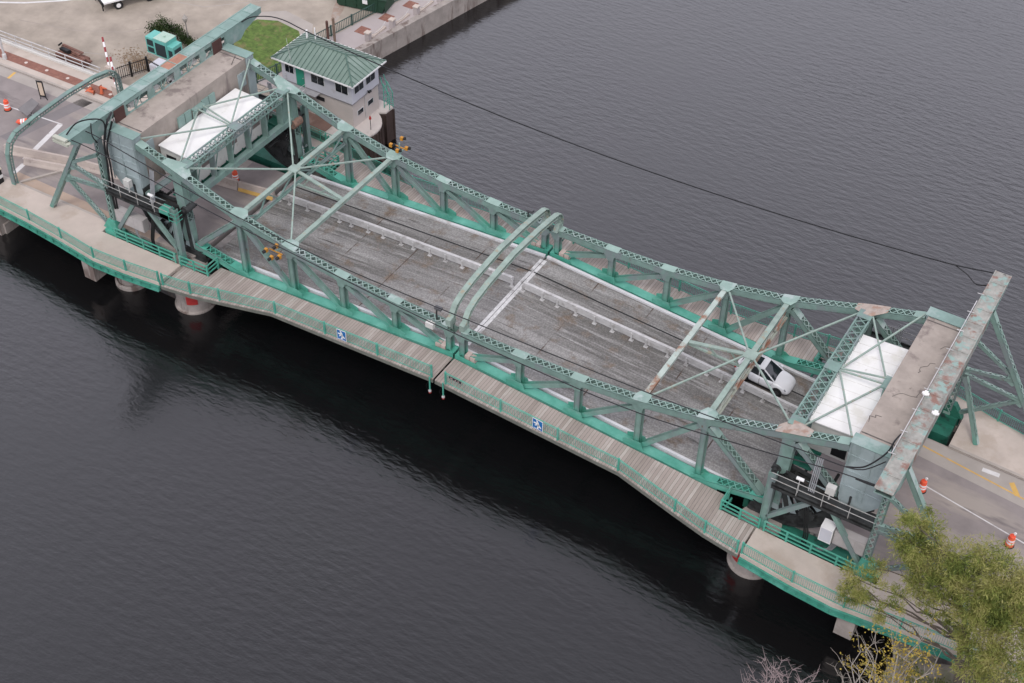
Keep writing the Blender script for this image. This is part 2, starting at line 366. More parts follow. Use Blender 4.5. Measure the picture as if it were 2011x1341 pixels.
for s in (-1, 1):
    fx = [24.9, 28.4, 31.5, 33.3]
    # sidewalk past the tower (outside the pit) and then the full width beyond it
    b = MB()
    b.strip([(s*x, lin(NEAR, x)-.1, zr(x)+SW) for x in fx], [(s*x, -8.75, zr(x)+SW) for x in fx], .3)
    xs = [33.3, 35.5, 39.5, 46, 70, 110]
    yi = -7.4 if s < 0 else -6.9
    b.strip([(s*x, lin(NEAR, x)-.1, zr(x)+SW) for x in xs], [(s*x, yi+.02, zr(x)+SW) for x in xs], .45)
    b.build('sidewalk', WALK, kind='structure')
    b = MB()
    b.strip([(s*x, 8.75, zr(x)+SW) for x in fx], [(s*x, lin(FARP, x)+.1, zr(x)+SW) for x in fx], .3)
    yo = 5.32 if s < 0 else 5.47
    b.strip([(s*x, yo, zr(x)+SW) for x in xs], [(s*x, lin(FARP, x)+.1, zr(x)+SW) for x in xs], .45)
    b.build('sidewalk', WALK, kind='structure')
# stone-paved strips and worn kerb stones
b = MB(); xs = [-110, -75, -60, -50, -45.3]
b.strip([(x, 6.15, zr(x)+SW+.004) for x in xs], [(x, 7.2, zr(x)+SW+.004) for x in xs]); b.build('brick_paving_strip', BRICK, kind='structure')
for s, yk in ((-1, 5.32), (1, 5.47), (-1, -7.4), (1, -6.9)):
    b = MB(); xs = [33.3, 36, 40, 46, 60, 110]; d = .16 if yk > 0 else -.16
    b.strip([(s*x, yk-d*.4, zr(x)+SW+.006) for x in xs], [(s*x, yk+d, zr(x)+SW+.006) for x in xs], .3); b.build('kerb', CONC, kind='structure')
# road markings and patches, thin sheets
def mark(pts, m, dz=.006, name='road_marking'):
    b = MB(); b.add([(x, y, zr(x)+dz) for x, y in pts], [tuple(range(len(pts)))]); return b.build(name, m, kind='structure')
def line(p, q, wd, m, dz=.006, name='road_marking'):
    n = 6; d = Vector((q[0]-p[0], q[1]-p[1])); nn = Vector((-d.y, d.x)).normalized()*wd/2
    A = [(p[0]+d.x*i/n, p[1]+d.y*i/n) for i in range(n+1)]
    b = MB(); b.strip([(x+nn.x, y+nn.y, zr(x)+dz) for x, y in A], [(x-nn.x, y-nn.y, zr(x)+dz) for x, y in A]); return b.build(name, m, kind='structure')
line((-60, .25), (-47.4, 1.0), .14, LINEW); line((-47.5, .9), (-46.3, -4.6), .6, LINEW)
line((-45.9, -5.1), (-45.6, -6.9), .5, LINEW)
line((-57.3, 4.0), (-57.5, 5.1), .35, LINEY)
line((31.6, 4.55), (46, 3.0), .13, LINEY); line((38.1, 4.7), (38.8, 3.75), .38, LINEY, .01)
line((36.0, 4.75), (37.2, 4.85), .38, LINEW, .01)
line((33.2, 1.1), (46, -.85), .1, LINEW)
GUT = simple('pale_gutter', (.34, .305, .275), .92, 0, .1, .5)
mark([(25.5, 3.9), (60, 1.6), (60, 5.3), (25.5, 5.3)], GUT, .003, 'road_gutter')
mark([(-26, 4.0), (-90, 4.0), (-90, 5.2), (-26, 5.2)], GUT, .003, 'road_gutter')
BRN = simple('rusty_stain', (.36, .275, .215), .92, 0, .1, .6, (.30, .25, .22), .35, .5)
mark([(-25.5, -6.6), (-45.5, -6.2), (-45.5, -7.35), (-25.5, -7.35)], BRN, .003, 'road_gutter')
b = MB(); b.beam((-44.2, -7.3, zr(44)+.07), (-41.9, -3.7, zr(42)+.07), .22, .14); b.build('kerb', CONC, kind='structure')
DARKASPH = simple('dark_patch', (.185, .168, .168), .92, 0, .12, .5)
mark([(-50.9, -3.2), (-48.9, 5.0), (-47.5, 5.0), (-49.4, -3.4)], DARKASPH, .003, 'road_patch')
# grass by the house, apron
b = MB(); b.add([(x, y, -3.984) for x, y in [(-42.7, 16.5), (-45.7, 21.0), (-46.6, 24.2), (-45.9, 26.5), (-44.0, 27.4), (-41.0, 27.0), (-38.6, 24.6), (-37.9, 19.5), (-39.5, 17.0)]], [tuple(range(9))]); b.build('lawn', GRASS, kind='structure')
b = MB(); b.add([(x, y, -3.99) for x, y in [(-48.5, 22.5), (-47.6, 27.0), (-44.5, 29.4), (-40.6, 28.8), (-38.2, 25.2), (-38.5, 18.5), (-43, 16), (-47, 19)]], [tuple(range(8))]); b.build('grass_border_path', GUT, kind='structure')
# right bank below the walk
b = MB(); NX, NY = 60, 46
def bz(x, y):
    sh = 34.6-.8*max(0, -y-14.6)+.25*math.sin(y*1.9)
    t = (x-sh)/5.0
    return -6.6+min(1, max(0, t))*2.5+.25*math.sin(x*1.7+y)+.2*math.sin(y*2.3-x*.6)
vs = [(8+i*1.25, -55+j*1.05, bz(8+i*1.25, -55+j*1.05)) for i in range(NX) for j in range(NY)]
b.add(vs, [(i*NY+j, (i+1)*NY+j, (i+1)*NY+j+1, i*NY+j+1) for i in range(NX-1) for j in range(NY-1)]); b.build('river_bank', SOIL, kind='structure', smooth=True)

# ------------------------------------------------------------------ the two bascule leaves
PN, GP, TY = 4.769, .5762, 6.8
XN = [GP+k*PN for k in range(5)]+[25.35, 29.15]
ZT = [2.65, 2.72, 2.95, 3.5, 4.5, 6.38, 7.55]          # top of the upper chord
ZB = [-.068*x-.02 for x in XN[:5]]                     # top of the lower chord
CWD, CDH = .68, .52
def fan(poly, off): return MB().prism(poly, off)
def make_leaf(s):
    side = 'left' if s < 0 else 'right'
    root = thing('bascule_leaf', (s*25.0, 0, -2.0),
                 ('green lattice-truss bascule leaf on the operator house side, without vehicles' if s < 0 else 'green lattice-truss bascule leaf carrying the white SUV'),
                 'bridge leaf', 'two leaves of the drawbridge')
    def p(x, y, z): return (s*x, y, z)
    X = Vector((1, 0, 0)); Y = Vector((0, 1, 0)); Z = Vector((0, 0, 1))
    for t in (-1, 1):
        y = t*TY
        # upper chord, node to node
        b = MB()
        for k in range(5):
            a_ = Vector(p(XN[k], y, ZT[k]-CDH/2)); c_ = Vector(p(XN[k+1], y, ZT[k+1]-CDH/2))
            b.laced(a_, c_, CWD, CDH, Y, .58 if k else .5, .58, pitch=.54)
        a_ = Vector(p(XN[5], y, ZT[5]-CDH/2)); c_ = Vector(p(XN[6], y, ZT[6]-CDH/2))
        b.laced(a_, c_, CWD, CDH, Y, 1.15, .8, pitch=.5)
        # cover plates over the bigger nodes
        for k, l0, l1, wd in ((3, .55, .55, 1.0), (4, .6, .6, 1.0), (5, 1.0, 1.25, 1.3)):
            q = []
            for sg, l in ((-1, l0), (1, l1)):
                x2 = XN[k]+sg*l; zz = ZT[k]+((ZT[k+1]-ZT[k])/(XN[k+1]-XN[k]) if sg > 0 else (ZT[k]-ZT[k-1])/(XN[k]-XN[k-1]))*sg*l+.03
                q.append((x2, zz))
            yin = y-t*(CWD/2+ (.36 if k < 5 else .55))
            poly = [p(q[0][0], y+t*CWD/2, q[0][1]), p(XN[k], y+t*(CWD/2+.01), ZT[k]+.05), p(q[1][0], y+t*CWD/2, q[1][1]), p(q[1][0], y-t*CWD/2, q[1][1]), p(XN[k]+.3, yin, ZT[k]+.03), p(XN[k]-.3, yin, ZT[k]+.03), p(q[0][0], y-t*CWD/2, q[0][1])]
            cvp = MB().prism(poly, (0, 0, .025)); cvp.build('cover_plate', (simple('rust_tan_plate', (.36, .30, .26), .8, 0, .2, 2, (.30, .20, .155), .42, 1.6, col3=(.28, .36, .33), amt3=.25, scale3=1.5) if (s > 0 and k == 5) else LACE_LIT), root)
        b.build('upper_chord', PAINT, root)
        # lower chord: plated box over the roadway, laced near the heel
        b = MB()
        a_ = Vector(p(.12, y, -.2)); c_ = Vector(p(XN[4]-.2, y, ZB[4]-.27))
        for sg in (-1, 1): b.beam(a_+Y*(sg*.33), c_+Y*(sg*.33), .04, .55)
        b.beam(a_+Z*.28, c_+Z*.28, .78, .03); b.beam(a_-Z*.29, c_-Z*.29, .74, .03)
        h_ = Vector(p(24.6, y, -.62))
        b.laced(c_+Z*.02, h_, .74, .52, Y, 1.75, 1.0, pitch=.55)
        b.lb and setattr(b, 'lm', FRESH)
        b.build('lower_chord', PAINT, root)
        # gusset plates at the lower panel points (a pair, open between)
        for k in (1, 2, 3, 4):
            b = MB(); x = XN[k]; z0 = -.068*x
            for e in (-.36, .34):
                if k < 4: poly = [(x-.95, z0-.45), (x-.95, z0+.42), (x-.42, z0+.62), (x+.42, z0+.62), (x+.62, z0+.1), (x+1.0, z0-.5)]
                else: poly = [(x-.7, z0-.5), (x-.35, z0+.3), (x+.3, z0+.42), (x+.9, z0+.05), (x+1.6, z0-.1), (x+1.6, z0-.45)]
                b.prism([p(px, y+e, pz) for px, pz in poly], (0, .03, 0))
            b.build('gusset', PAINT, root)
        # posts
        for k in range(5):
            b = MB(); x = XN[k]; z0 = -.068*x+(.0 if k else .3); z1 = ZT[k]-CDH
            for sg in (-1, 1):
                b.beam(p(x, y+sg*.19, z0), p(x, y+sg*.19, z1), .035, .4, (s, 0, 0))
                for e in (-1, 1): b.beam(p(x+e*.19, y+sg*.24, z0), p(x+e*.19, y+sg*.24, z1), .10, .025, (s, 0, 0))
            b.beam(p(x, y, z0), p(x, y, z1), .35, .03, (s, 0, 0))
            for e in (-.345, .315):                       # hanger gusset under the chord
                b.prism([p(x-.65, y+e, z1+.25), p(x-.5, y+e, z1-.05), p(x-.22, y+e, z1-.5), p(x+.22, y+e, z1-.5), p(x+.3, y+e, z1-.05), p(x+.5, y+e, z1+.25)], (0, .03, 0))
            b.build('post', PAINT, root)
        # diagonals: from the head of each post down to the foot of the next one towards the middle
        for k in range(1, 5):
            b = MB(); f_ = Vector(p(XN[k]-.15, y, ZT[k]-CDH-.2)); g_ = Vector(p(XN[k-1]+.4, y, -.068*XN[k-1]+.25))
            for sg in (-1, 1): b.beam(f_+Y*sg*.17, g_+Y*sg*.17, .03, .36)
            b.beam(f_, g_, .34, .03)
            b.build('diagonal', PAINT, root)
        b = MB(); b.laced(p(XN[4]+.25, y, ZT[4]-CDH-.25), p(24.25, y, -.35), .62, .4, Y, 1.0, .9, pitch=.5); b.build('diagonal', PAINT, root)
        # hip post and rear brace
        b = MB(); zt = ZT[5]-CDH
        for e in (-.3, .3): b.beam(p(25.2, y+e, -.4), p(25.35, y+e, zt), .04, .85, (s, 0, 0))
        b.beam(p(24.98, y, 3.2), p(25.05, y, zt), .62, .03, (s, 0, 0)); b.beam(p(24.8, y, -.6), p(24.95, y, 1.6), .62, .03, (s, 0, 0))
        b.lace(p(24.88, y, 1.6), p(24.98, y, 3.2), .55, Y, .55)
        b.build('hip_post', PAINT, root)
        b = MB(); b.laced(p(25.8, y, ZT[5]-.7), p(29.3, y, 2.35), .6, .42, Y, .9, 1.0, pitch=.5); b.build('rear_brace', PAINT, root)
        # segmental girder that rolls on the pier
        b = MB(); cx, cz, R = 25.1, 3.0, 5.0; n = 20; angs = [math.radians(-108+ i*(112/n)) for i in range(n+1)]
        for i in range(n):
            a0, a1 = angs[i], angs[i+1]
            def rp(r, a, yy): return p(cx+r*math.cos(a), yy, cz+r*math.sin(a))
            for r0, r1, y0, y1 in ((R-.14, R, y-.5, y+.5), (R-.95, R-.88, y-.42, y+.42), (R-.9, R-.14, y-.3, y-.25), (R-.9, R-.14, y+.25, y+.3)):
                b.prism([rp(r0, a0, y0), rp(r1, a0, y0), rp(r1, a1, y0), rp(r0, a1, y0)], (0, y1-y0, 0))
        b.build('segmental_girder', GRIME_SHADE, root)
        b = MB()
        for dg in (-92, -72, -52, -30, -8):
            a = math.radians(dg)
            for e in (-.34, .34): b.beam(p(cx+.5*math.cos(a), y+e, cz+.5*math.sin(a)), p(cx+(R-.8)*math.cos(a), y+e, cz+(R-.8)*math.sin(a)), .34, .05, (0, 1, 0))
        b.build('girder_spoke', GRIME_SHADE, root)
        b = MB()
        for a0, a1 in ((-98, -82), (-78, -64), (-60, -44), (-40, -22), (-18, -2)):
            q = [p(cx+r*math.cos(math.radians(a)), y+t*.28, cz+r*math.sin(math.radians(a))) for r, a in ((1.9, a0+3), (R-1, a0), (R-1, (a0+a1)/2), (R-1, a1), (1.9, a1-3))]
            b.prism(q, (0, .05, 0))
        b.build('girder_web', GREYBLUE, root)
        # pinion housing at the rolling centre
        b = MB(); b.tube([p(24.95, y-t*.5, 2.9), p(24.95, y+t*.5, 2.9)], .4 if t > 0 else .33, 16); b.tube([p(24.95, y+t*.5, 2.9), p(24.95, y+t*.72, 2.9)], .2, 12); b.build('pinion_housing', simple('rust_brown_housing', (.21, .125, .09), .8, 0, .3, 2, (.10,.08,.07), .4, 1.5) if t > 0 else GRIME_SHADE, root)
        # heel lock box at the tip with wedge blocks
        b = MB()
        for e in (-.42, .38): b.prism([p(.09, y+e, -.55), p(.09, y+e, .32), p(1.95, y+e, .22), p(2.0, y+e, -.65)], (0, .04, 0))
        b.box(*sorted((s*.09, s*.45)), y-.38, y+.38, .22, .26)
        b.build('tip_lock', FRESH, root)
        for x in (1.05, 1.5):
            b = MB(); b.box(*sorted((s*(x-.2), s*(x+.2))), y-.3, y+.25, .05, .5); b.build('wedge_block', simple('weathered_block', (.42, .34, .30), .9), root)
        # kerb rail along the roadway
        b = MB(); b.strip([p(.1, t*(6.05 if t < 0 else 5.9), .17-.0068), p(23.6, t*(6.05 if t < 0 else 5.9), .17-1.605)], [p(.1, t*(6.25 if t < 0 else 6.14), .17-.0068), p(23.6, t*(6.25 if t < 0 else 6.14), .17-1.605)], .35); b.build('kerb_rail', simple('kerb_paint', (.56, .56, .57), .6, 0, .08, 1.2, (.42, .40, .39), .32, 1.1, stretch2=(.5,1,1), col3=(.30,.22,.19), amt3=.05, scale3=1.5), root)
        # cantilevered timber walkway
        P = NEAR if t < 0 else FARP; xs = [.08, 5, 10, 15, 19.6, 22.1, 24.75]
        b = MB(); b.strip([p(x, t*7.3 if x < 22.05 else t*8.62, -.068*x-.06) for x in [.08, 5, 10, 15, 19.6, 22.0, 22.1, 24.75]],
                          [p(x, t*(abs(lin(P, x))+.1), -.068*x-.06) for x in [.08, 5, 10, 15, 19.6, 22.0, 22.1, 24.75]], .09)
        b.build('walkway_planks', PLANK, root)
        b = MB()
        for x0, x1 in zip(xs, xs[1:]):
            b.beam(p(x0, t*(abs(lin(P, x0))+.08), -.068*x0-.3), p(x1, t*(abs(lin(P, x1))+.08), -.068*x1-.3), .1, .28)
            b.beam(p(x0, t*8.3, -.068*x0-.3), p(x1, t*8.3, -.068*x1-.3), .14, .26)
        b.build('walkway_stringer', simple('weathered_stringer', (.13, .135, .115), .9, 0, .25, 1.5) if t < 0 else FRESH, root)
        for x in XN[1:5]+[2.9, 7.7, 12.5, 17.3, 22.3]:
            z = -.068*x; b = MB(); b.beam(p(x, t*6.9, z-.65), p(x, t*(abs(lin(P, x))), z-.38), .12, .35); b.build('walkway_bracket', FRESH, root)
        # drive gears and shafting beside the segmental girder
        for gx, gz, gr, yy in ((26.3, 1.2, 1.0, y-t*.75), (27.6, .2, .55, y+t*.62), (28.4, 1.9, .75, y-t*.7)):
            b = MB(); nt_ = int(gr*26)
            for i in range(nt_):
                a0, a1 = 2*math.pi*i/nt_, 2*math.pi*(i+.55)/nt_
                b.prism([p(gx+gr*.82*math.cos(a0), yy-.1, gz+gr*.82*math.sin(a0)), p(gx+gr*math.cos(a0), yy-.1, gz+gr*math.sin(a0)), p(gx+gr*math.cos(a1), yy-.1, gz+gr*math.sin(a1)), p(gx+gr*.82*math.cos(a1), yy-.1, gz+gr*.82*math.sin(a1))], (0, .2, 0))
            b.tube([p(gx, yy-.09, gz), p(gx, yy+.09, gz)], gr*.84, 28); b.tube([p(gx, yy-.3, gz), p(gx, yy+.3, gz)], gr*.2, 12)
            b.build('gear', GRIME_SHADE, root)
        for gx, gz in ((26.3, 1.2), (28.4, 1.9)): b = MB(); b.tube([p(gx, y-t*2.2, gz), p(gx, y+t*.5, gz)], .11, 8); b.build('drive_shaft', GRIME_SHADE, root)
        b = MB()
        for a_, c_ in (((25.8, -1.2), (29.2, 2.2)), ((26.0, 2.6), (29.6, -.4)), ((26.5, -1.9), (31.2, 1.6)), ((29.0, .8), (31.5, 2.4))):
            b.beam(p(a_[0], y-t*.15, a_[1]), p(c_[0], y-t*.15, c_[1]), .16, .22)
        b.build('heel_bracing', GRIME_SHADE, root)
        b = MB(); b.box(*sorted((s*28.6, s*31.8)), y-.45, y+.45, 1.5, 1.75); b.box(*sorted((s*26.0, s*29.0)), y-t*.2-.5, y-t*.2+.5, 2.2, 2.3); b.build('dark_deck', PIT, root)
    # deck
    b = MB(); b.strip([p(.06, -6.04, -.0041), p(23.55, -6.04, -1.6014)], [p(.06, 5.89, -.0041), p(23.55, 5.89, -1.6014)], .22); b.build('deck_grating', GRATE, root)
    b = MB()
    for x in [1.2]+XN[1:5]+[23.2]:
        b.beam(p(x, -6.5, -.068*x-.75), p(x, 6.5, -.068*x-.75), .35, 1.0)
    for y in (-4.5, -3, -1.5, 0, 1.5, 3, 4.5): b.beam(p(.4, y, -.45), p(23.3, y, -.45-.068*23), .14, .4)
    b.build('floor_beam', DARKGREEN, root)
    b = MB(); b.strip([p(.02, -5.62, .006), p(.3, -5.62, -.012)], [p(.02, 5.62, .006), p(.3, 5.62, -.012)])
    b.build('tip_finger_plate', simple('polished_plate', (.58, .57, .56), .6, .1, .2, 3, (.30, .29, .28), .35, 1.6), root)
    # heel joint plates
    b = MB(); b.strip([p(23.56, -5.6, -1.598), p(24.2, -5.6, -1.642)], [p(23.56, 5.6, -1.598), p(24.2, 5.6, -1.642)], .1); b.build('heel_plate', simple('heel_plate_steel', (.22, .20, .195), .8, 0, .2, 1.5, (.42, .40, .39), .3, 1.2, stretch2=(1,.4,1)), root)
    # cable slot along the deck
    b = MB(); b.beam(p(.1, 3.95, .012), p(23.4, 4.2, .012-.068*23.3), .1, .02); b.build('deck_slot', BLACK, root)
    # sway struts
    for k in (3, 4):
        b = MB(); x = XN[k]; z = ZT[k]-.02
        for e in (-.13, .13): b.beam(p(x+e, -TY+.3, z-.15), p(x+e, TY-.3, z-.15), .06, .3)
        b.beam(p(x, -TY+.25, z+.015), p(x, TY-.25, z+.015), .38, .025)
        b.build('sway_strut', ROD if (s < 0 or k == 4) else simple('rust_streaked_strut', (.36, .42, .38), .65, 0, .15, 1.2, (.24, .13, .085), .42, .8), root)
    b = MB(); x = XN[4]; zl = 2.95
    b.beam(p(x, -6.5, zl), p(x, 6.5, zl), .34, .09); b.beam(p(x, -6.5, zl+.1), p(x, 6.5, zl+.1), .05, .18)
    for e in (-1, 1):
        b.beam(p(x, e*6.45, ZT[4]-.5), p(x, e*4.6, zl), .12, .1); b.beam(p(x, e*.2, ZT[4]-.3), p(x, e*2.2, zl), .12, .1)
        b.beam(p(x, e*4.6, zl), p(x, e*3.6, ZT[4]-.3), .12, .1); b.beam(p(x, e*2.2, zl), p(x, e*3.4, ZT[4]-.3), .12, .1)
    b.build('sway_frame', PAINT if s < 0 else simple('rusty_frame', (.34, .36, .31), .7, 0, .15, 1.2, (.26, .13, .085), .45, .6), root)
    b = MB(); b.box(*sorted((s*(XN[4]-.45), s*(XN[4]+.45))), -.45, .45, ZT[4]-.02, ZT[4]+.04); b.box(*sorted((s*(XN[4]-.28), s*(XN[4]+.28))), -.28, .28, ZT[4]-.4, ZT[4]-.025); b.build('hub_plate', ROD, root)
    b = MB(); b.beam(p(XN[3]+.2, 0, ZT[3]-.1), p(XN[4]-.2, 0, ZT[4]-.1), .3, .12); b.beam(p(XN[3]+.2, 0, ZT[3]-.3), p(XN[4]-.2, 0, 3.05), .16, .14)
    for q in (.35, .7): b.beam(p(XN[3]+(XN[4]-XN[3])*q, 0, ZT[3]+(ZT[4]-ZT[3])*q-.15), p(XN[3]+(XN[4]-XN[3])*(q+.15), 0, ZT[3]-.3+(3.05-ZT[3]+.3)*(q+.15)), .1, .1)
    b.build('centre_strut', ROD, root)
    for t in (-1, 1):
        for k in (3, 5):
            b = MB(); b.beam(p(XN[4]+(.35 if k == 5 else -.35), t*.3, ZT[4]), p(XN[k]-(.3 if k == 5 else -.3), t*(TY-.5), ZT[k]-.05), .12, .1); b.build('bracing_rod', ROD, root)
        b = MB(); b.beam(p(XN[5]+.5, t*.15, ZT[5]), p(29.0, t*6.6, 7.75), .11, .1); b.build('bracing_rod', ROD, root)
        b = MB(); b.beam(p(XN[5]+.4, t*6.1, ZT[5]), p(28.8, t*.35, 6.75), .11, .1); b.build('bracing_rod', ROD, root)
        b = MB(); b.beam(p(XN[5]+.5, t*.1, ZT[5]+.02), p(28.8, t*.3, 6.9), .1, .1); b.build('bracing_rod', ROD, root)
    # portal between the hips
    b = MB()
    zc = ZT[5]-.3; xa = XN[5]-.05
    L0, L1 = Vector(p(xa, -6.3, zc)), Vector(p(xa, 6.3, zc))
    for ex in (-.42, .42):
        for ez in (-.27, .27): b.beam(L0+Vector((ex, 0, ez)), L1+Vector((ex, 0, ez)), .11, .09)
    for zz in (-.3, .3): b.lace(L0+Vector((0, 0, zz)), L1+Vector((0, 0, zz)), .86, X, .72, .075)
    for ex in (-.47, .47): b.lace(L0+Vector((ex, 0, 0)), L1+Vector((ex, 0, 0)), .54, Z, .5, .06)
    for e in (-1, 0, 1): b.box(*sorted((s*(xa-.5), s*(xa+.5))), e*5.9-.45, e*5.9+.45, ZT[5]+.04, ZT[5]+.065)
    b.build('portal_girder', PAINT, root)
    b = MB(); z0 = 3.25
    b.beam(p(xa-.1, -6.5, z0), p(xa-.1, 6.5, z0), .5, .5)
    for y in (-5.2, -3.1, -1.0, 1.2, 3.3, 5.3):
        b.beam(p(xa, y, z0+.2), p(xa, y, zc-.3), .1, .6, (s, 0, 0))
        b.beam(p(xa, y, z0+.2), p(xa, y+.9, zc-.3), .07, .07)
    for e in (-1, 1): b.prism([p(xa-.1, e*6.5, z0-.7), p(xa-.1, e*6.5, zc-.2), p(xa-.1, e*5.9, zc-.2), p(xa-.1, e*5.2, z0+.2), p(xa-.1, e*5.2, z0-.2), p(xa-.1, e*6.1, z0-.5)], (s*.06, 0, 0))
    b.build('portal_strut', PAINT, root)
    b = MB(); b.beam(p(xa+1.0, -6.3, z0-.25), p(xa+1.0, 6.3, z0-.25), 1.3, .06)
    for y in range(-6, 7): b.beam(p(xa+.3, y, z0+.05), p(xa+1.7, y+.3, z0-.1), .06, .25)
    b.build('portal_floor', DARKGREEN, root)
    # machinery house slung between the hips and the counterweight
    b = MB(); mx0, mx1 = 25.95, 29.1
    b.prism([p(mx0-.25, -4.85, 5.78), p(mx1, -4.85, 5.98), p(mx1, 4.55, 5.98), p(mx0-.25, 4.55, 5.78)], (0, 0, .09))
    hr = b.build('machinery_house', PANEL, root) if False else None
    h = MB()
    for y0, y1 in ((-4.7, -4.66), (4.36, 4.4)):
        h.box(*sorted((s*mx0, s*mx1)), y0, y1, 3.3, 5.78)
    h.box(*sorted((s*mx0, s*(mx0+.04))), -4.66, 4.36, 3.3, 5.78); h.box(*sorted((s*mx0, s*mx1)), -4.66, 4.36, 3.24, 3.3)
    house = h.build('machinery_house', PANEL, root)
    b.build('roof', WHITEROOF, house)
    b = MB()
    for yy in [-4.0+i*.95 for i in range(9)]: b.beam(p(mx0-.25, yy, 5.875), p(mx1-.02, yy, 6.075), .04, .02)
    if s > 0: b.build('roof_seam', simple('roof_seam_grey', (.66, .65, .62), .7), house)
    d = MB(); d.box(*sorted((s*(mx0+1.6), s*(mx0+2.6))), -4.72, -4.69, 3.5, 5.3); d.build('doorway', BLACK, house)
    for y in (-3.2, .1, 3.0):
        d = MB(); d.box(*sorted((s*(mx0-.03), s*(mx0-.01))), y-.5, y+.5, 4.3, 5.2); d.build('window', simple('louvre', (.17, .14, .13), .7), house)
    # counterweight
    b = MB(); zt = 7.95
    b.prism([p(29.3, -6.35, zt-.06), p(32.0, -6.35, zt-.06), p(32.0, -6.35, 3.9), p(31.2, -6.35, 2.7), p(29.3, -6.35, 2.9)], (0, 12.7, 0))
    cw = b.build('counterweight', CWC, root)
    b = MB()
    for t in (-1, 1):
        y0 = t*6.4
        b.prism([p(29.15, y0, zt), p(32.15, y0, zt), p(32.15, y0, 3.7), p(31.0, y0, 2.3), p(29.6, y0, 1.8), p(29.15, y0, 3.0)], (0, t*.8, 0))
        for zz in (6.9, 5.5, 4.1): b.beam(p(29.15, y0+t*.82, zz), p(32.15, y0+t*.82, zz-.1), .06, .14)
        for xx in (29.25, 30.7, 32.05): b.beam(p(xx, y0+t*.83, 3.2), p(xx, y0+t*.83, zt-.1), .08, .06, (s, 0, 0))
        b.build('side_plate', GREYBLUE, cw)
        b = MB(); b.beam(p(29.1, y0+t*.4, zt+.025), p(32.2, y0+t*.4, zt+.025), .95, .05); b.build('cap_plate', FADED, cw); b = MB()
    b = MB()
    for y in (-1.9, -1.1, 1.0, 1.8): b.box(*sorted((s*29.14, s*29.29)), y-.36, y+.36, 5.9, 7.0)
    b.box(*sorted((s*28.75, s*29.29)), -.6, .6, 6.75, 6.9); b.beam(p(29.0, -.55, 5.9), p(29.0, -.55, 6.75), .3, .1, (s, 0, 0)); b.beam(p(29.0, .55, 5.9), p(29.0, .55, 6.75), .3, .1, (s, 0, 0))
    b.build('bearing_bracket', FADED, cw)
    for y in (-5.6, 5.6): b = MB(); b.box(*sorted((s*29.2, s*29.29)), y-.45, y+.45, 5.6, 6.9); b.build('pocket_cover', GREYBLUE, cw)
    for y in (-6, 6): b = MB(); b.box(*sorted((s*29.35, s*31.95)), y-.05, y+.05, zt-.06, zt-.045); b.build('top_joint', DARKC, cw)
    b = MB()
    if s > 0:
        for q in range(4):
            b = MB(); pts = [p(29.5+.5*q+U(-.2, .2), -5+q*2.9, zt-.052)]
            for i in range(7): pts.append((pts[-1][0]+s*U(-.15, .5), pts[-1][1]+U(.0, .45), zt-.052))
            for a_, c_ in zip(pts, pts[1:]): b.beam(a_, c_, .035, .012)
            b.build('surface_crack', DARKC, cw)
    else: b.beam(p(29.6, 5.0, zt-.03), p(29.6, 5.6, zt+.5), .05, .05); b.build('lifting_eye', DARKC, cw)
    # arch of the overhead wire guard at the tip
    b = MB(); A = [(-6.75, 2.25), (-6.7, 2.9), (-6.5, 3.55), (-6.1, 4.05), (-5.2, 4.42), (-3.5, 4.72), (0, 4.95), (3.5, 4.72), (5.6, 4.45), (6.4, 4.3), (6.85, 4.05), (7.1, 3.6), (7.1, 3.0), (6.95, 2.3)]
    for (y0, z0), (y1, z1) in zip(A, A[1:]):
        n_ = Vector((0, -(z1-z0), y1-y0)).normalized()
        a_, c_ = Vector(p(GP, y0, z0)), Vector(p(GP, y1, z1)); dd = (c_-a_).normalized()*.02
        b.beam(a_-dd, c_+dd, .42, .05, n_); b.beam(a_-n_*.3-dd, c_-n_*.3+dd, .42, .05, n_)
        b.beam(a_-n_*.15, c_-n_*.15, .05, .27, n_)
    for e in (-1, 1): b.prism([p(GP-.2, e*6.2, 2.6), p(GP-.2, e*7.05, 2.6), p(GP-.2, e*7.05, 3.2), p(GP-.2, e*6.55, 3.3)], (s*.4, 0, 0))
    b.build('tip_arch', ROD, root)
    return root
for s_ in (-1, 1): make_leaf(s_)

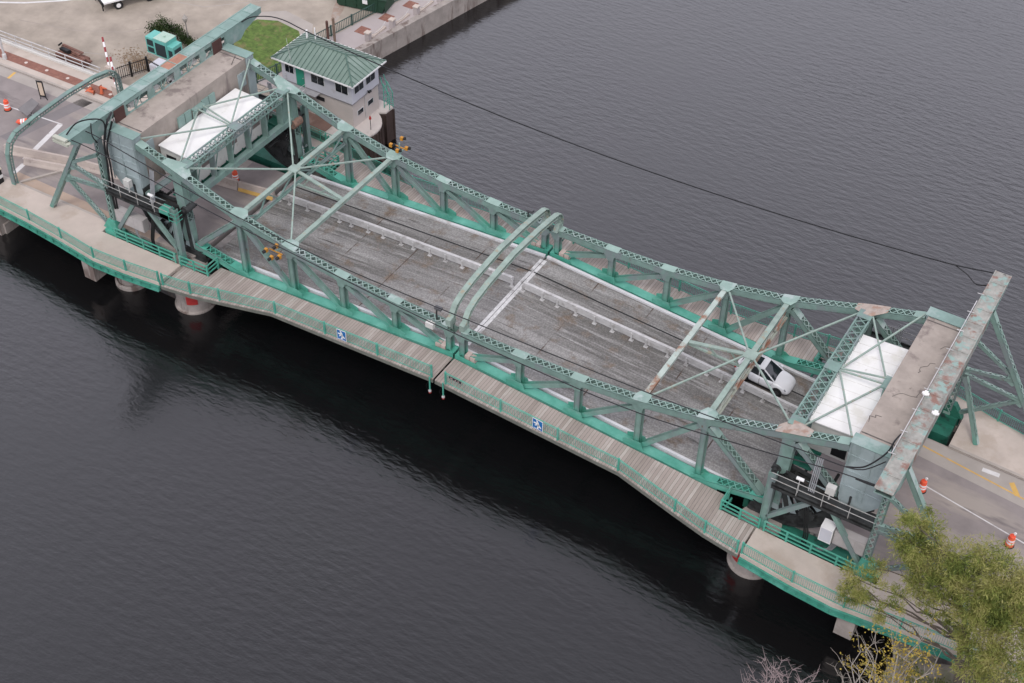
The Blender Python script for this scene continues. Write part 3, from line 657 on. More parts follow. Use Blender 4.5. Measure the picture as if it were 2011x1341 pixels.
# ------------------------------------------------------------------ fixed gantry frames over the heel pits
def make_gantry(s):
    root = thing('gantry_frame', (s*32.1, 0, -2.0), ('pale green gantry frame with open trussed beam above the left counterweight' if s < 0 else 'rust-patched gantry frame with plated beam above the right counterweight'), 'gantry', 'two gantry frames over the counterweights')
    def p(x, y, z): return (s*x, y, z)
    Y = Vector((0, 1, 0)); X = Vector((1, 0, 0))
    top = 9.12; bot = 7.75; x0, x1 = 31.85, 32.98
    topm = FADED if s < 0 else RUSTY
    b = MB(); b.box(*sorted((s*x0, s*x1)), -11.0, 11.85, top-.05, top); b.build('beam_top_plate', topm, root)
    b = MB()
    for y in [-9.6+i*1.55 for i in range(14)]: b.box(*sorted((s*(x0-.02), s*(x1+.02))), y-.035, y+.035, top+.002, top+.04)
    for e in (x0+.03, x1-.03): b.box(*sorted((s*(e-.05), s*(e+.05))), -11.0, 11.85, top+.004, top+.03)
    b.build('top_plate_cleat', FADED if s < 0 else RUSTY, root)
    # tapered ends, plated sides
    for sg, yt in ((-1, -10.9), (1, 11.8)):
        b = MB(); y8 = sg*8.6
        for xe in (x0+.05, x1-.05):
            b.prism([p(xe, yt, top-.055), p(xe, yt, top-.45), p(xe, sg*9.6, bot+.35), p(xe, sg*8.9, bot-.2), p(xe, sg*7.2, bot-.1), p(xe, sg*7.0, top-.055)], (.04, 0, 0))
        b.beam(p((x0+x1)/2, yt, top-.47), p((x0+x1)/2, sg*9.6, bot+.33), 1.1, .04); b.beam(p((x0+x1)/2, sg*9.6, bot+.33), p((x0+x1)/2, sg*8.9, bot-.22), 1.1, .04)
        b.build('beam_end', FADED, root)
    if s < 0:
        b = MB()
        for xe in (x0+.05, x1-.05):
            b.beam(p(xe, -7, bot), p(xe, 7, bot), .18, .32); b.beam(p(xe, -7, top-.2), p(xe, 7, top-.2), .1, .28)
        n = 9
        for i in range(n):
            y0 = -7+14*i/n; y1 = -7+14*(i+1)/n
            for xe in (x0+.05, x1-.05):
                b.beam(p(xe, y1, bot), p(xe, y1, top-.3), .09, .07, (s, 0, 0))
                if i % 2: b.prism([p(xe, y0, bot+.15), p(xe, y0+.6, bot+.15), p(xe, y0+.75, bot+.5), p(xe, y0+.6, top-.35), p(xe, y0, top-.35)], (.03, 0, 0))
                else: b.beam(p(xe, y0, bot+.15), p(xe, y0+.7, top-.35), .07, .07)
            b.lace(p((x0+x1)/2, y0, bot-.1), p((x0+x1)/2, y1, bot-.1), 1.1, X, .8)
        b.build('beam_truss', FADED, root)
        for y in (-5.7, 5.9):
            b = MB(); b.box(*sorted((s*(x0-.12), s*(x0-.04))), y-.55, y+.55, bot+.1, top-.12); b.build('beam_sign_board', simple('brown_board', (.075, .035, .03), .7), root)
        for y in (-4.1, -1.6, .4, 2.9): b = MB(); b.beam(p(x0+.5, y, bot+.3), p(x0+.5, y+.9, bot+.3), .3, .22); b.build('floodlight', PANEL, root)
        b = MB(); b.box(*sorted((s*x0, s*x1)), .35, 2.6, top+.003, top+.008); b.build('rust_panel', simple('rust_sheet', (.33, .17, .12), .85, 0, .2, 1.5), root)
    else:
        b = MB()
        for xe in (x0+.05, x1-.05): b.box(*sorted((s*(xe-.03), s*(xe+.03))), -7, 7, bot, top-.06)
        b.box(*sorted((s*(x0+.02), s*(x1-.02))), -7, 7, bot-.04, bot-.005)
        b.build('beam_web', RUSTY, root)
        for y, dz in ((-2.1, 0), (-3.4, 0)):
            b = MB(); xx = x0-.05 if y > -3 else x1-.1
            b.box(*sorted((s*(xx-.12), s*(xx+.12))), y-.2, y+.2, top+.08, top+.16); b.box(*sorted((s*(xx-.22), s*(xx+.22))), y-.09, y+.1, top+.02, top+.12); b.build('floodlight', WHITE, root)
        b = MB()
        for y in [-8+i*2.1 for i in range(9)]: b.beam(p(x0-.3, y, top+.1), p(x0+.15, y+.05, top+.1), .04, .04)
        b.beam(p(x0-.08, -8, top+.12), p(x0-.08, 8, top+.12), .05, .05)
        b.build('conduit', GALV, root)
    for t in (-1, 1):
        y = t*8.2
        # inner (river) post, short
        b = MB()
        for e in (-.24, .24): b.beam(p(25.1+e, y, -2.3), p(25.1+e, y, 3.65), .42, .04, (s, 0, 0))
        b.beam(p(25.1, y+t*.12, -2.3), p(25.1, y+t*.12, 3.65), .04, .44, (s, 0, 0))
        b.build('river_post', PAINT, root)
        # outer (shore) post up to the beam
        b = MB(); b.laced(p(32.15, y, -2.4), p(32.3, t*7.9, bot+.2), .5, .42, X if True else Y, 1.2, .8, pitch=.55); b.build('shore_post', PAINT, root)
        # raking leg
        b = MB()
        f_, g_ = Vector(p(32.9, t*8.1, top-.45)), Vector(p(39.25, t*8.3, zr(39.3)+SW))
        b.laced(f_, g_, .42, .34, Y, 3.0 if t < 0 else .8, 6 if t < 0 else 1.5, pitch=.42); b.build('raking_leg', PAINT, root)
        def leg(q): return f_+(g_-f_)*q
        for q, zz in ((.46, 5.9), (.47, 3.0), (.6, -1.6), (.62, 2.6)):
            b = MB(); tgt = Vector(p(32.35, y, zz)); b.laced(leg(q), tgt, .3, .24, Y, .35, .35, pitch=.36); b.build('leg_brace', PAINT, root)
        b = MB()
        for q in (.46, .61): 
            c_ = leg(q); b.prism([c_+Vector((s*-.6, -.13, .1)), c_+Vector((s*-.1, -.13, .55)), c_+Vector((s*.25, -.13, -.1)), c_+Vector((s*-.1, -.13, -.6)), c_+Vector((s*-.6, -.13, -.35))], (0, .26, 0))
        b.build('leg_gusset', FADED, root)
        # braces between the two posts
        for a_, c_ in (((25.3, -.6), (27.95, 2.5)), ((27.95, 2.55), (29.4, 2.5)), ((29.3, 2.5), (31.9, -1.4))):
            b = MB(); b.beam(p(a_[0], y, a_[1]), p(c_[0], y, c_[1]), .28, .32); b.build('frame_brace', PAINT if t < 0 else GREYBLUE, root)
        # catwalk and its railing
        b = MB(); b.box(*sorted((s*25.2, s*32.0)), y-t*.15-.45, y-t*.15+.45, 2.72, 2.8); b.box(*sorted((s*25.2, s*32.0)), y+t*.22, y+t*.3, 2.45, 2.95); b.build('catwalk', GRIME_SHADE, root)
        b = MB()
        for zz in (3.35, 3.9):
            b.tube([p(25.1, y+t*.3, zz), p(32.1, y+t*.3, zz)], .028, 6)
        for xx in (26.9, 28.6, 30.4): b.tube([p(xx, y+t*.3, 2.75), p(xx, y+t*.3, 3.95)], .03, 6)
        b.build('catwalk_railing', simple('dull_galvanised', (.34, .335, .32), .6, 0, .2, 2, (.22,.17,.13), .3, 2), root)
        b = MB(); xs_ = 27.4 if s > 0 else 27.6
        for i in range(4): b.tube([p(xs_+i*.12, y-t*1.0, 5.6), p(xs_+i*.12, y-t*.55, 3.0), p(xs_+i*.12+.05, y-t*.4, 2.85)], .04, 6)
        b.build('conduit_bundle', simple('grey_conduit', (.30, .305, .32), .6), root)
        b = MB()
        for i in range(3): b.tube([p(xs_+i*.13, y-t*.4, 2.85), p(xs_+.1+i*.13, y-t*.2, 1.2), p(xs_+.5+i*.13, y-t*.1, -.8), p(xs_+.5+i*.13, y-t*.1, -2.3)], .055, 6)
        b.build('cable_bundle', RUBBER, root)
    if s > 0:
        b = MB(); b.laced(p(32.6, 8.0, 2.6), p(34.9, 6.65, zr(34.9)+SW), .34, .3, Y, .5, .6, pitch=.4); b.build('stub_leg', PAINT, root)
    # track girder foot blocks
    for t in (-1, 1):
        b = MB(); b.box(*sorted((s*31.6, s*33.0)), t*8.2-.45, t*8.2+.45, -2.6, -1.45); b.prism([p(31.7, t*8.2-.25, -1.45), p(33.3, t*8.2-.25, -1.45), p(32.6, t*8.2-.25, -.4), p(31.9, t*8.2-.25, -.4)], (0, .5, 0)); b.build('foot_block', DARKGREEN if t > 0 else FRESH, root)
    return root
for s_ in (-1, 1): make_gantry(s_)

# ------------------------------------------------------------------ piers and abutments
for s in (-1, 1):
    nm = 'left' if s < 0 else 'right'
    def bx(b, x0, x1, y0, y1, z0, z1): b.box(*sorted((s*x0, s*x1)), y0, y1, z0, z1)
    root = thing('bridge_pier', (s*28.5, 0, -8), 'concrete pier under the %s heel of the bridge with rounded nose standing in the river' % nm, 'pier', 'two main river piers')
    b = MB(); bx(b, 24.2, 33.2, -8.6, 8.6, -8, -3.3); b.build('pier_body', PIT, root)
    for t in (-1, 1): b = MB(); b.lathe([(1.68, 0), (1.68, 2.12), (1.5, 2.18), (1.5, 6.15)], (s*24.8, t*7.95, -8), 40); b.build('round_nose', PIERC, root, smooth=False)
    b = MB()
    for t in (-1, 1):
        b = MB(); bx(b, 24.5, 33.0, t*7.2-.75, t*7.2+.75, -3.3, -2.1); b.build('track_girder', DARKGREEN, root)
        b = MB(); bx(b, 24.6, 33.1, min(t*8.55, t*8.72), max(t*8.55, t*8.72), -3.2, zr(29)+SW-.32); b.build('pit_girder', DARKGREEN, root)
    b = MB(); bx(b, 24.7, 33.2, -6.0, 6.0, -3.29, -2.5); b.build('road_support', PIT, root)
    b = MB()
    for i in range(18): bx(b, 25.6+i*.38, 25.75+i*.38, -6.9, -6.4, -2.1, -1.9)
    b.build('rack_teeth', GRIME_SHADE, root)
    b = MB(); bx(b, 32.0, 33.2, -11.55, -8.4, -4.6, -2.75); b.build('cap_beam_stub', PIERC, root)
    b = MB(); bx(b, 32.05, 33.15, 8.4, 11.0, -4.6, -2.75); b.build('cap_beam_stub', PIERC, root)
    # board on the nose
    a0 = math.radians(-72 if s < 0 else -138); da = .6
    b = MB(); pr = [(s*24.8+1.54*math.cos(a0+i*da/5), -7.95+1.54*math.sin(a0+i*da/5)) for i in range(6)]
    b.strip([(x, y, -4.15) for x, y in pr], [(x, y, -5.05) for x, y in pr]); b.build('red_board', REDP, root)
    if s < 0:
        r2 = thing('round_footing', (-30.9, -8.6, -8), 'low round concrete footing with pale rim under the left concrete walkway', 'footing')
        b = MB(); b.lathe([(1.45, 0), (1.45, 2.3), (1.3, 2.42), (1.15, 2.3), (1.15, 5.2)], (-30.9, -8.7, -8), 32); b.build('footing_body', PIERC, r2)
    # green fascia girder carrying the concrete walk
    b = MB(); xs = [24.9, 28.4, 31.5, 35.5, 39.5, 46] if s < 0 else [24.9, 28.4, 31.5, 35.5, 39.5]
    for x0, x1 in zip(xs, xs[1:]):
        b.beam((s*x0, lin(NEAR, x0)-.12, zr(x0)-.42), (s*x1, lin(NEAR, x1)-.12, zr(x1)-.42), .1, .5)
        b.beam((s*x0, lin(NEAR, x0)-.2, zr(x0)-.64), (s*x1, lin(NEAR, x1)-.2, zr(x1)-.64), .26, .04)
        b.beam((s*x0, lin(NEAR, x0)-.16, zr(x0)-.2), (s*x1, lin(NEAR, x1)-.16, zr(x1)-.2), .16, .04)
        for q in range(4):
            xx = x0+(x1-x0)*q/4; b.box(s*xx-.02, s*xx+.02, lin(NEAR, xx)-.26, lin(NEAR, xx)-.14, zr(xx)-.64, zr(xx)-.2)
    b.build('walkway_girder', simple('girder_green', (.045, .225, .165), .6, 0, .25, 1.2, (.08, .28, .22), .4, .7, col3=(.12,.10,.07), amt3=.08, scale3=2), root)
b = MB(); b.box(-110, -44.3, -10.4, 8.6, -8, -2.95); b.box(-45.2, -44.1, -10.0, 8.6, -8, -5.0); b.build('abutment_wall', PIERC, label='stained concrete abutment where the left walkway meets the bank', cat='abutment')
b = MB(); b.box(38.5, 110, -10.2, 9.0, -8, -2.9); b.build('abutment_wall', DARKC, label='dark concrete abutment behind the tree under the right approach', cat='abutment')
# quay wall of the promenade
b = MB(); ys = [19.5, 28, 40, 78, 120, 200]
b.strip([(qx(y)-.75, y, -3.86) for y in ys], [(qx(y)+.02, y, -3.86) for y in ys], 4.2)
for y in range(20, 120, 4):
    b.beam((qx(y)+.03, y, -3.9), (qx(y)+.03, y, -6.2), .05, .03, (1, 0, 0))
b.build('quay_wall', PIERC, label='long concrete quay wall along the promenade beyond the operator house', cat='quay wall')
for i, y in enumerate([29.3, 32.6, 36.0, 39.4, 43.0]):
    x = qx(y)-.95
    lb = ['square stone bollard nearest the operator house roof', 'second stone bollard along the quay from the operator house', 'third stone bollard along the quay from the operator house', 'fourth stone bollard along the quay, at the photo edge', 'fifth stone bollard along the quay, farthest away'][i]
    r = thing('stone_bollard', (x, y, -3.98), lb, 'bollard', 'stone bollards on the quay')
    b = MB(); b.box(x-.24, x+.24, y-.24, y+.24, -3.98, -3.1); b.build('shaft', PROM, r)
    b = MB(); b.prism([(x-.3, y-.3, -3.1), (x+.3, y-.3, -3.1), (x+.3, y+.3, -3.1), (x-.3, y+.3, -3.1)], (0, 0, .12)); b.build('cap', WALK, r)
    b = MB(); b.tube([(x+.0, y+.25+q*2.8/8, -3.3-.45*math.sin(math.pi*q/8)) for q in range(9)], .03, 5); b.build('chain', GALV, r)
    b = MB(); b.box(x-2.2, x-1.0, y+.6, y+1.9, -3.98, -3.972); b.build('brick_paving_panel', BRICK, kind='structure')
    b = MB(); b.box(x-.2, x+.15, y+.5, y+2.9, -3.98, -3.8); b.build('stone_kerb', WALK, label=['low stone kerb block between the first two bollards', 'low stone kerb block after the second bollard', 'low stone kerb block after the third bollard', 'low stone kerb block after the fourth bollard', 'low stone kerb block after the fifth bollard'][i], cat='kerb block', group='kerb blocks on the quay')

# ------------------------------------------------------------------ railings
def railing(name, pts, label, zf, m=FRESH, h=1.12, drop=.42, pick=.14, group='green pedestrian railings', skip=None):
    """pts: (x, y) of the posts"""
    P0 = pts[len(pts)//2]
    root = thing(name, (P0[0], P0[1], zf(P0[0])), label, 'railing', group)
    for i, (x, y) in enumerate(pts):
        b = MB(); z = zf(x); b.box(x-.06, x+.06, y-.06, y+.06, z-drop, z+h+.02); b.lathe([(.075, 0), (.085, .04), (.05, .1)], (x, y, z+h+.02), 8)
        b.box(x-.1, x+.1, y-.03, y+.03, z-drop, z-drop+.03); b.build('post', m, root)
    b = MB(); pk = MB(); tp = MB()
    for (x0, y0), (x1, y1) in zip(pts, pts[1:]):
        z0, z1 = zf(x0), zf(x1); a, c = Vector((x0, y0, z0)), Vector((x1, y1, z1))
        tp.tube([a+Vector((0, 0, h)), c+Vector((0, 0, h))], .04, 6)
        pk.tube([a+Vector((0, 0, .16)), c+Vector((0, 0, .16))], .03, 5); pk.tube([a+Vector((0, 0, h-.14)), c+Vector((0, 0, h-.14))], .02, 5)
        n = max(2, int((c-a).length/pick))
        for i in range(1, n):
            q = a+(c-a)*(i/n); pk.beam(q+Vector((0, 0, .16)), q+Vector((0, 0, h-.14)), .022, .022, (1, 0, 0))
    tp.build('top_rail', m, root); pk.build('baluster_panel', m, root)
    return root
def zd(x): return -.068*abs(x)-.05
def zw(x): return zr(x)+SW-.1
NLX = [-.25, -5.05, -9.87, -14.65, -19.43, -21.98, -24.6]; NRX = [.95, 5.53, 10.15, 14.9, 19.7, 22.15, 24.6]
railing('walkway_railing', [(x, lin(NEAR, x)) for x in NLX], 'green picket railing outside the left timber walkway facing the viewer', zd)
railing('walkway_railing', [(x, lin(NEAR, x)) for x in NRX], 'green picket railing outside the right timber walkway facing the viewer', zd)
railing('walkway_railing', [(x, lin(NEAR, x)) for x in [-24.95, -28.14, -31.5, -35.53, -39.53, -43.6, -48, -52.5]], 'green picket railing along the left concrete walkway in front', zw)
railing('walkway_railing', [(x, lin(NEAR, x)) for x in [24.95, 28.64, 32.2, 35.8, 39.5, 43, 47]], 'green picket railing along the right concrete walkway, partly behind the tree', zw)
railing('walkway_railing', [(-x, lin(FARP, x)) for x in [.3, 5, 9.9, 14.7, 19.6, 21.8, 24.6]], 'green picket railing on the far side of the left timber walkway', zd)
railing('walkway_railing', [(x, lin(FARP, x)) for x in [.9, 5.86, 10.3, 14.7, 19.7, 22.2, 24.6]], 'green picket railing on the far side of the right timber walkway', zd)
railing('walkway_railing', [(-x, lin(FARP, x)) for x in [24.95, 28, 31.5]], 'green picket railing beside the operator house stair', zw)
railing('walkway_railing', [(x, lin(FARP, x)) for x in [24.95, 28.5, 32.1, 35.5, 39.5, 44]], 'green picket railing on the far edge of the right concrete walkway', zw)
# joining rails over the gap at midspan
for t in (-1, 1): pass
def bar_rail(pts, label, zf, m=FRESH, h=1.0, bars=(.2, .58, .98)):
    root = thing('pit_railing', (pts[0][0], pts[0][1], zf(pts[0][0])), label, 'railing', 'three-bar rails round the heel pits')
    for i, (x, y) in enumerate(pts):
        b = MB(); z = zf(x); b.box(x-.065, x+.065, y-.05, y+.05, z-.2, z+h); b.build('post', m, root)
    for bz_ in bars:
        b = MB()
        for (x0, y0), (x1, y1) in zip(pts, pts[1:]): b.beam((x0, y0, zf(x0)+bz_), (x1, y1, zf(x1)+bz_), .07, .09)
        b.build('bar', m, root)
for s, nm in ((-1, 'left'), (1, 'right')):
    for t, fn in ((-1, 'near'), (1, 'far')):
        bar_rail([(s*22.2, t*7.35), (s*22.2, t*8.6), (s*23.6, t*8.6), (s*25.0, t*8.62)], 'green three-bar rail closing the timber end of the %s pit on the %s side' % (nm, fn), zd)
        bar_rail([(s*25.4, t*8.72), (s*27, t*8.74), (s*28.7, t*8.74), (s*30.5, t*8.74), (s*31.7, t*8.74)], 'long green three-bar rail between concrete walk and %s pit on the %s side' % (nm, fn), lambda x: zr(x)+SW)

# ------------------------------------------------------------------ median guard rail
def MY(x): return 1.76+.36*min(1, abs(x)/14)
for s, nm in ((-1, 'left'), (1, 'right')):
    root = thing('median_guardrail', (s*11, 2, zr(11)), 'galvanised box-beam guardrail dividing the lanes on the %s leaf' % nm, 'guardrail', 'two median guardrails')
    xs = [.5, 2.2, 3.5, 5.1, 6.7, 8.2, 9.8, 11.0, 12.8, 14.3, 16, 17.2, 18.9, 20.5, 22.4, 23.4]
    b = MB()
    for x0, x1 in zip(xs, xs[1:]):
        for dz, hh in ((.7, .3), (.36, .26)): b.beam((s*x0, MY(x0), zr(x0)+dz), (s*x1, MY(x1), zr(x1)+dz), .24 if dz > .5 else .18, hh)
        b.beam((s*x0, MY(x0)-.1, zr(x0)+.86), (s*x1, MY(x1)-.1, zr(x1)+.86), .05, .02)
    b.build('rail', GALV, root)
    for x in xs[::1]:
        b = MB(); b.box(s*x-.07, s*x+.07, MY(x)-.2, MY(x)-.1, zr(x)+.01, zr(x)+.72); b.box(s*x-.16, s*x+.16, MY(x)-.28, MY(x)-.02, zr(x)+.005, zr(x)+.05); b.build('post', GALV, root)

# ------------------------------------------------------------------ jersey barriers
def jersey(a, c, label, z=None, m=CONC, stripe=False, h=.82):
    za = zr(a[0]) if z is None else z; zc = zr(c[0]) if z is None else z
    a = Vector((a[0], a[1], za)); c = Vector((c[0], c[1], zc)); d = (c-a).normalized(); n = Vector((-d.y, d.x, 0)).normalized()
    prof = [(-.31, 0), (-.31, .08), (-.18, .3), (-.1, h), (.1, h), (.18, .3), (.31, .08), (.31, 0)]
    b = MB(); b.prism([a+n*u+Vector((0, 0, v)) for u, v in prof], c-a)
    if not stripe: return b.build('jersey_barrier', m, label=label, cat='concrete barrier', group='concrete road barriers', base=tuple(a))
    r = thing('jersey_barrier', tuple(a), label, 'concrete barrier', 'concrete road barriers'); b.build('body', m, r)
    b = MB(); b.prism([a+n*-.33+Vector((0, 0, .0)), a+n*-.33+Vector((0, 0, .08)), a+n*-.2+Vector((0, 0, .3)), a+n*-.19+Vector((0, 0, .3)), a+n*-.31+Vector((0, 0, .08)), a+n*-.31], c-a); b.build('yellow_band', LINEY, r)
BARC = simple('barrier_concrete', (.43, .365, .325), .9, 0, .1, 1.2, (.34, .28, .25), .3, 1.5, bump=.15)
jersey((-48.6, -4.6), (-42.3, -3.1), 'long concrete barrier, rear one of the pair left of the gantry leg', m=BARC)
jersey((-45.9, -4.95), (-41.7, -3.9), 'shorter concrete barrier, front one of the pair left of the gantry leg', m=BARC, h=.6)
jersey((-42.2, -3.05), (-36.0, -2.2), 'concrete barrier continuing behind the left gantry post', m=BARC)
jersey((-31.2, 1.2), (-27.5, 1.6), 'plain concrete barrier with an orange barrel behind it under the portal', m=BARC)
jersey((-27.4, 1.62), (-24.0, 2.0), 'concrete barrier with a worn yellow foot leading to the guardrail', m=BARC, stripe=True)

# ------------------------------------------------------------------ traffic barrels
def make_barrel(loc, label, tilt=None):
    r = thing('traffic_barrel', (0, 0, 0), label, 'traffic barrel', 'orange traffic barrels')
    b = MB(); b.lathe([(.34, 0), (.34, .07), (.3, .08)], n=20); b.build('rubber_base', simple('base_rubber', (.02, .02, .02), .8), r)
    b = MB(); b.lathe([(.29, .08), (.285, .3), (.27, .31), (.265, .52), (.25, .53), (.245, .74), (.225, .75), (.215, .96), (.19, 1.0), (.1, 1.02)], n=20); b.build('drum', ORANGE, r)
    for z0, z1, r0, r1 in ((.33, .48, .275, .271), (.56, .71, .256, .252)):
        b = MB(); b.lathe([(r0, z0), (r1, z1)], n=20); b.build('reflective_band', REFLW, r)
    b = MB(); b.beam((-.1, 0, 1.0), (-.1, 0, 1.12), .05, .05); b.beam((.1, 0, 1.0), (.1, 0, 1.12), .05, .05); b.beam((-.1, 0, 1.12), (.1, 0, 1.12), .05, .05); b.build('handle', ORANGE, r)
    r.location = loc
    return r
bar0 = make_barrel((-53.4, .2, zr(53.4)+.008), 'orange and white barrel standing on the left approach, at the photo edge')
for loc, lb in (((-28.45, 2.35, zr(28.45)+.006), 'orange and white barrel behind the barrier under the left portal'),
                ((33.05, .55, zr(33)+.006), 'orange and white barrel beside the right gantry leg, with a lamp on top'),
                ((39.6, -.72, zr(39.6)+.006), 'orange and white barrel just above the big tree crown, with a lamp on top')):
    c = copy_tree(bar0); c.location = loc; c['label'] = lb
    if loc[0] > 30:
        b = MB(); b.tube([(.1, 0, 1.1), (.1, 0, 1.2)], .03, 8); b.tube([(.1, -.03, 1.28), (.1, .03, 1.28)], .1, 12)
        b.build('warning_lamp', REFLW, c, local=True)
c = copy_tree(bar0); c.location = (-50.0, -.45, zr(50)+.3); c.rotation_euler = (math.radians(92), math.radians(8), math.radians(-55)); c['label'] = 'orange barrel lying on its side under the arch gate'

# ------------------------------------------------------------------ white SUV
def make_suv():
    r = thing('suv', (20.0, 3.8, zr(20)), 'white SUV with dark sunroof crossing the bridge toward the right bank', 'car')
    # body lofted from cross sections along the length: (x, half width, belt z, roof z, roof half width, floor z)
    sec = [(-2.28, .62, .80, .84, .55, .45), (-2.22, .80, .95, 1.02, .70, .32), (-2.05, .88, 1.02, 1.12, .76, .26), (-1.6, .93, 1.03, 1.1, .8, .24), (-.8, .94, 1.0, 1.04, .82, .22), (.3, .94, .98, 1.02, .82, .22), (1.05, .93, .95, 1.05, .8, .22), (1.5, .92, .92, 1.02, .76, .24), (1.95, .88, .82, .92, .66, .26), (2.2, .78, .70, .76, .54, .32), (2.32, .6, .55, .58, .42, .4)]
    def ring(x, hw, zb, zt, hr, zf): return [(x, -hw*.86, zf), (x, -hw*.99, zf+.14), (x, -hw, zf+(zb-zf)*.62), (x, -hw*.965, zb), (x, -hr, zt), (x, -hr*.45, zt+.035), (x, 0, zt+.045), (x, hr*.45, zt+.035), (x, hr, zt), (x, hw*.965, zb), (x, hw, zf+(zb-zf)*.62), (x, hw*.99, zf+.14), (x, hw*.86, zf)]
    def loft(b, secs):
        R = [ring(*q) for q in secs]; n = len(R[0]); vs = [p for q in R for p in q]
        fs = [(i*n+k, i*n+(k+1) % n, (i+1)*n+(k+1) % n, (i+1)*n+k) for i in range(len(R)-1) for k in range(n)]
        fs += [tuple(range(n-1, -1, -1)), tuple((len(R)-1)*n+k for k in range(n))]; b.add(vs, fs)
    CARW = mat('car_white_paint', (.66, .66, .68), .2, 0, .01, 1, spec=.6)[0]
    def S(b): b.v = [(x*.95+19.75, y+3.95, z*1.02+zr(20)-.068*(x*.95-.25)) for x, y, z in b.v]; return b
    b = MB(); loft(b, sec); body = S(b).build('body', CARW, r, smooth=True)
    m = body.modifiers.new('subdivision', 'SUBSURF'); m.levels = 2; m.render_levels = 2
    # greenhouse: dark glass volume and white roof and pillars
    def hoop(x0, y0, z0): return (x0, y0, z0)
    g = MB()
    lo = [(-2.1, .70), (-1.5, .80), (.35, .81), (1.12, .76)]; hi = [(-1.62, .58), (-1.2, .64), (-.2, .64), (.08, .6)]
    zl, zh = 1.0, 1.64
    L_ = [(x, -y, zl) for x, y in lo]+[(x, y, zl) for x, y in reversed(lo)]; H_ = [(x, -y, zh-(.05 if i in (0, 3) else 0)) for i, (x, y) in enumerate(hi)]+[(x, y, zh-(.05 if x in (-1.62, .22) else 0)) for x, y in reversed(hi)]
    n = 8; g.add(L_+H_, [(i, (i+1) % n, n+(i+1) % n, n+i) for i in range(n)]+[tuple(range(n, 2*n))]); S(g).build('window_glass', GLASSD, r)
    b = MB(); rp = [(-1.72, .58), (-1.2, .665), (-.2, .665), (.06, .6)]
    b.prism([(x, -y, zh-.03) for x, y in rp]+[(x, y, zh-.03) for x, y in reversed(rp)], (0, 0, .07))
    for t in (-1, 1):
        b.beam((1.14, t*.77, 1.0), (.06, t*.6, 1.63), .09, .05); b.beam((-.2, t*.82, 1.0), (-.32, t*.65, 1.63), .08, .05, (1, 0, 0)); b.beam((-1.25, t*.81, 1.0), (-1.1, t*.655, 1.63), .09, .05, (1, 0, 0)); b.beam((-2.08, t*.71, 1.0), (-1.66, t*.585, 1.62), .24, .06)
        b.beam((-1.5, t*.61, 1.7), (-.2, t*.61, 1.7), .04, .04)
    rf = S(b).build('roof', CARW, r)
    b = MB(); b.box(-.85, -.4, -.42, .42, 1.683, 1.695); S(b).build('sunroof', GLASSD, rf)
    for t in (-1, 1):
        b = MB(); b.box(.75, .95, t*.93 if t > 0 else -1.1, 1.1 if t > 0 else -.93, 1.0, 1.14); S(b).build('wing_mirror', CARW, r)
        b = MB(); b.prism([(2.08, t*.52, .70), (2.22, t*.5, .66), (2.02, t*.86, .70), (1.9, t*.86, .78), (1.98, t*.6, .82)], (0, 0, .05)); S(b).build('headlight', simple('headlight_lens', (.25, .26, .28), .15), r)
        b = MB(); b.box(-2.27, -2.1, t*.5 if t > 0 else -.86, .86 if t > 0 else -.5, .86, .98); S(b).build('tail_light', simple('tail_lens', (.35, .02, .02), .25), r)
        for x in (-1.38, 1.4):
            arch = MB(); arch.tube([(x, t*.90, .36), (x, t*.955, .36)], .42, 20); S(arch).build('wheel_arch', BLACK, r)
            b = MB(); b.tube([(x, t*.72, .34), (x, t*.965, .34)], .34, 22); wh = S(b).build('wheel', simple('tyre', (.015, .015, .016), .75), r)
            b = MB(); b.tube([(x, t*.96, .34), (x, t*.975, .34)], .2, 16); S(b).build('rim', simple('dark_rim', (.08, .08, .085), .35, .5), wh)
    b = MB(); b.box(2.2, 2.29, -.38, .38, .45, .58); S(b).build('grille', BLACK, r)
    for t in (-1, 1):
        b = MB(); y0, y1 = sorted((t*.925, t*.952)); b.box(-.95, .95, y0, y1, .22, .34); S(b).build('sill_trim', BLACK, r)
        b = MB(); y0, y1 = sorted((t*.8, t*.948))
        for xx in (-1.0, -.12, .82): b.box(xx-.01, xx+.01, y0, y1, .36, .93)
        S(b).build('door_seam', BLACK, r)
make_suv()

# ------------------------------------------------------------------ operator house
hr = thing('operator_house', (-28.9, 16.7, -2.5), 'two-storey bridge operator house with hipped green metal roof on a round-ended pier', 'house')
b = MB(); b.box(-32.7, -25.1, 14.7, 18.6, -2.5, .12); b.build('lower_wall', HCONC, hr)
b = MB(); b.box(-32.8, -25.02, 14.62, 18.68, .12, 2.35); b.build('upper_wall', SIDING, hr)
b = MB(); b.beam((-32.85, 14.6, .13), (-25, 14.6, .13), .05, .08); b.beam((-25, 14.6, .13), (-25, 18.7, .13), .05, .08); b.build('band_trim', simple('band_grey', (.22, .21, .22), .7), hr)
b = MB(); e = [(-33.45, 14.1), (-24.45, 14.1), (-24.45, 19.2), (-33.45, 19.2)]; ze, zk = 2.45, 3.6; k0, k1 = (-30.9, 16.65, zk), (-27.0, 16.65, zk)
E4 = [(x, y, ze) for x, y in e]
b.add(E4+[k0, k1], [(0, 1, 5, 4), (1, 2, 5), (2, 3, 4, 5), (3, 0, 4), (3, 2, 1, 0)]); rf = b.build('roof', ROOFG, hr)
b = MB()
def seam(a, c): b.beam(a, c, .05, .05)
for i in range(1, 19):
    x = -33.45+9.0*i/19
    for ys_, sg in ((14.1, 1), (19.2, -1)):
        q = min(1, (x+33.45)/2.55, (-24.45-x)/2.55); seam((x, ys_, ze+.02), (x, ys_+sg*2.55*q, ze+.02+(zk-ze)*q))
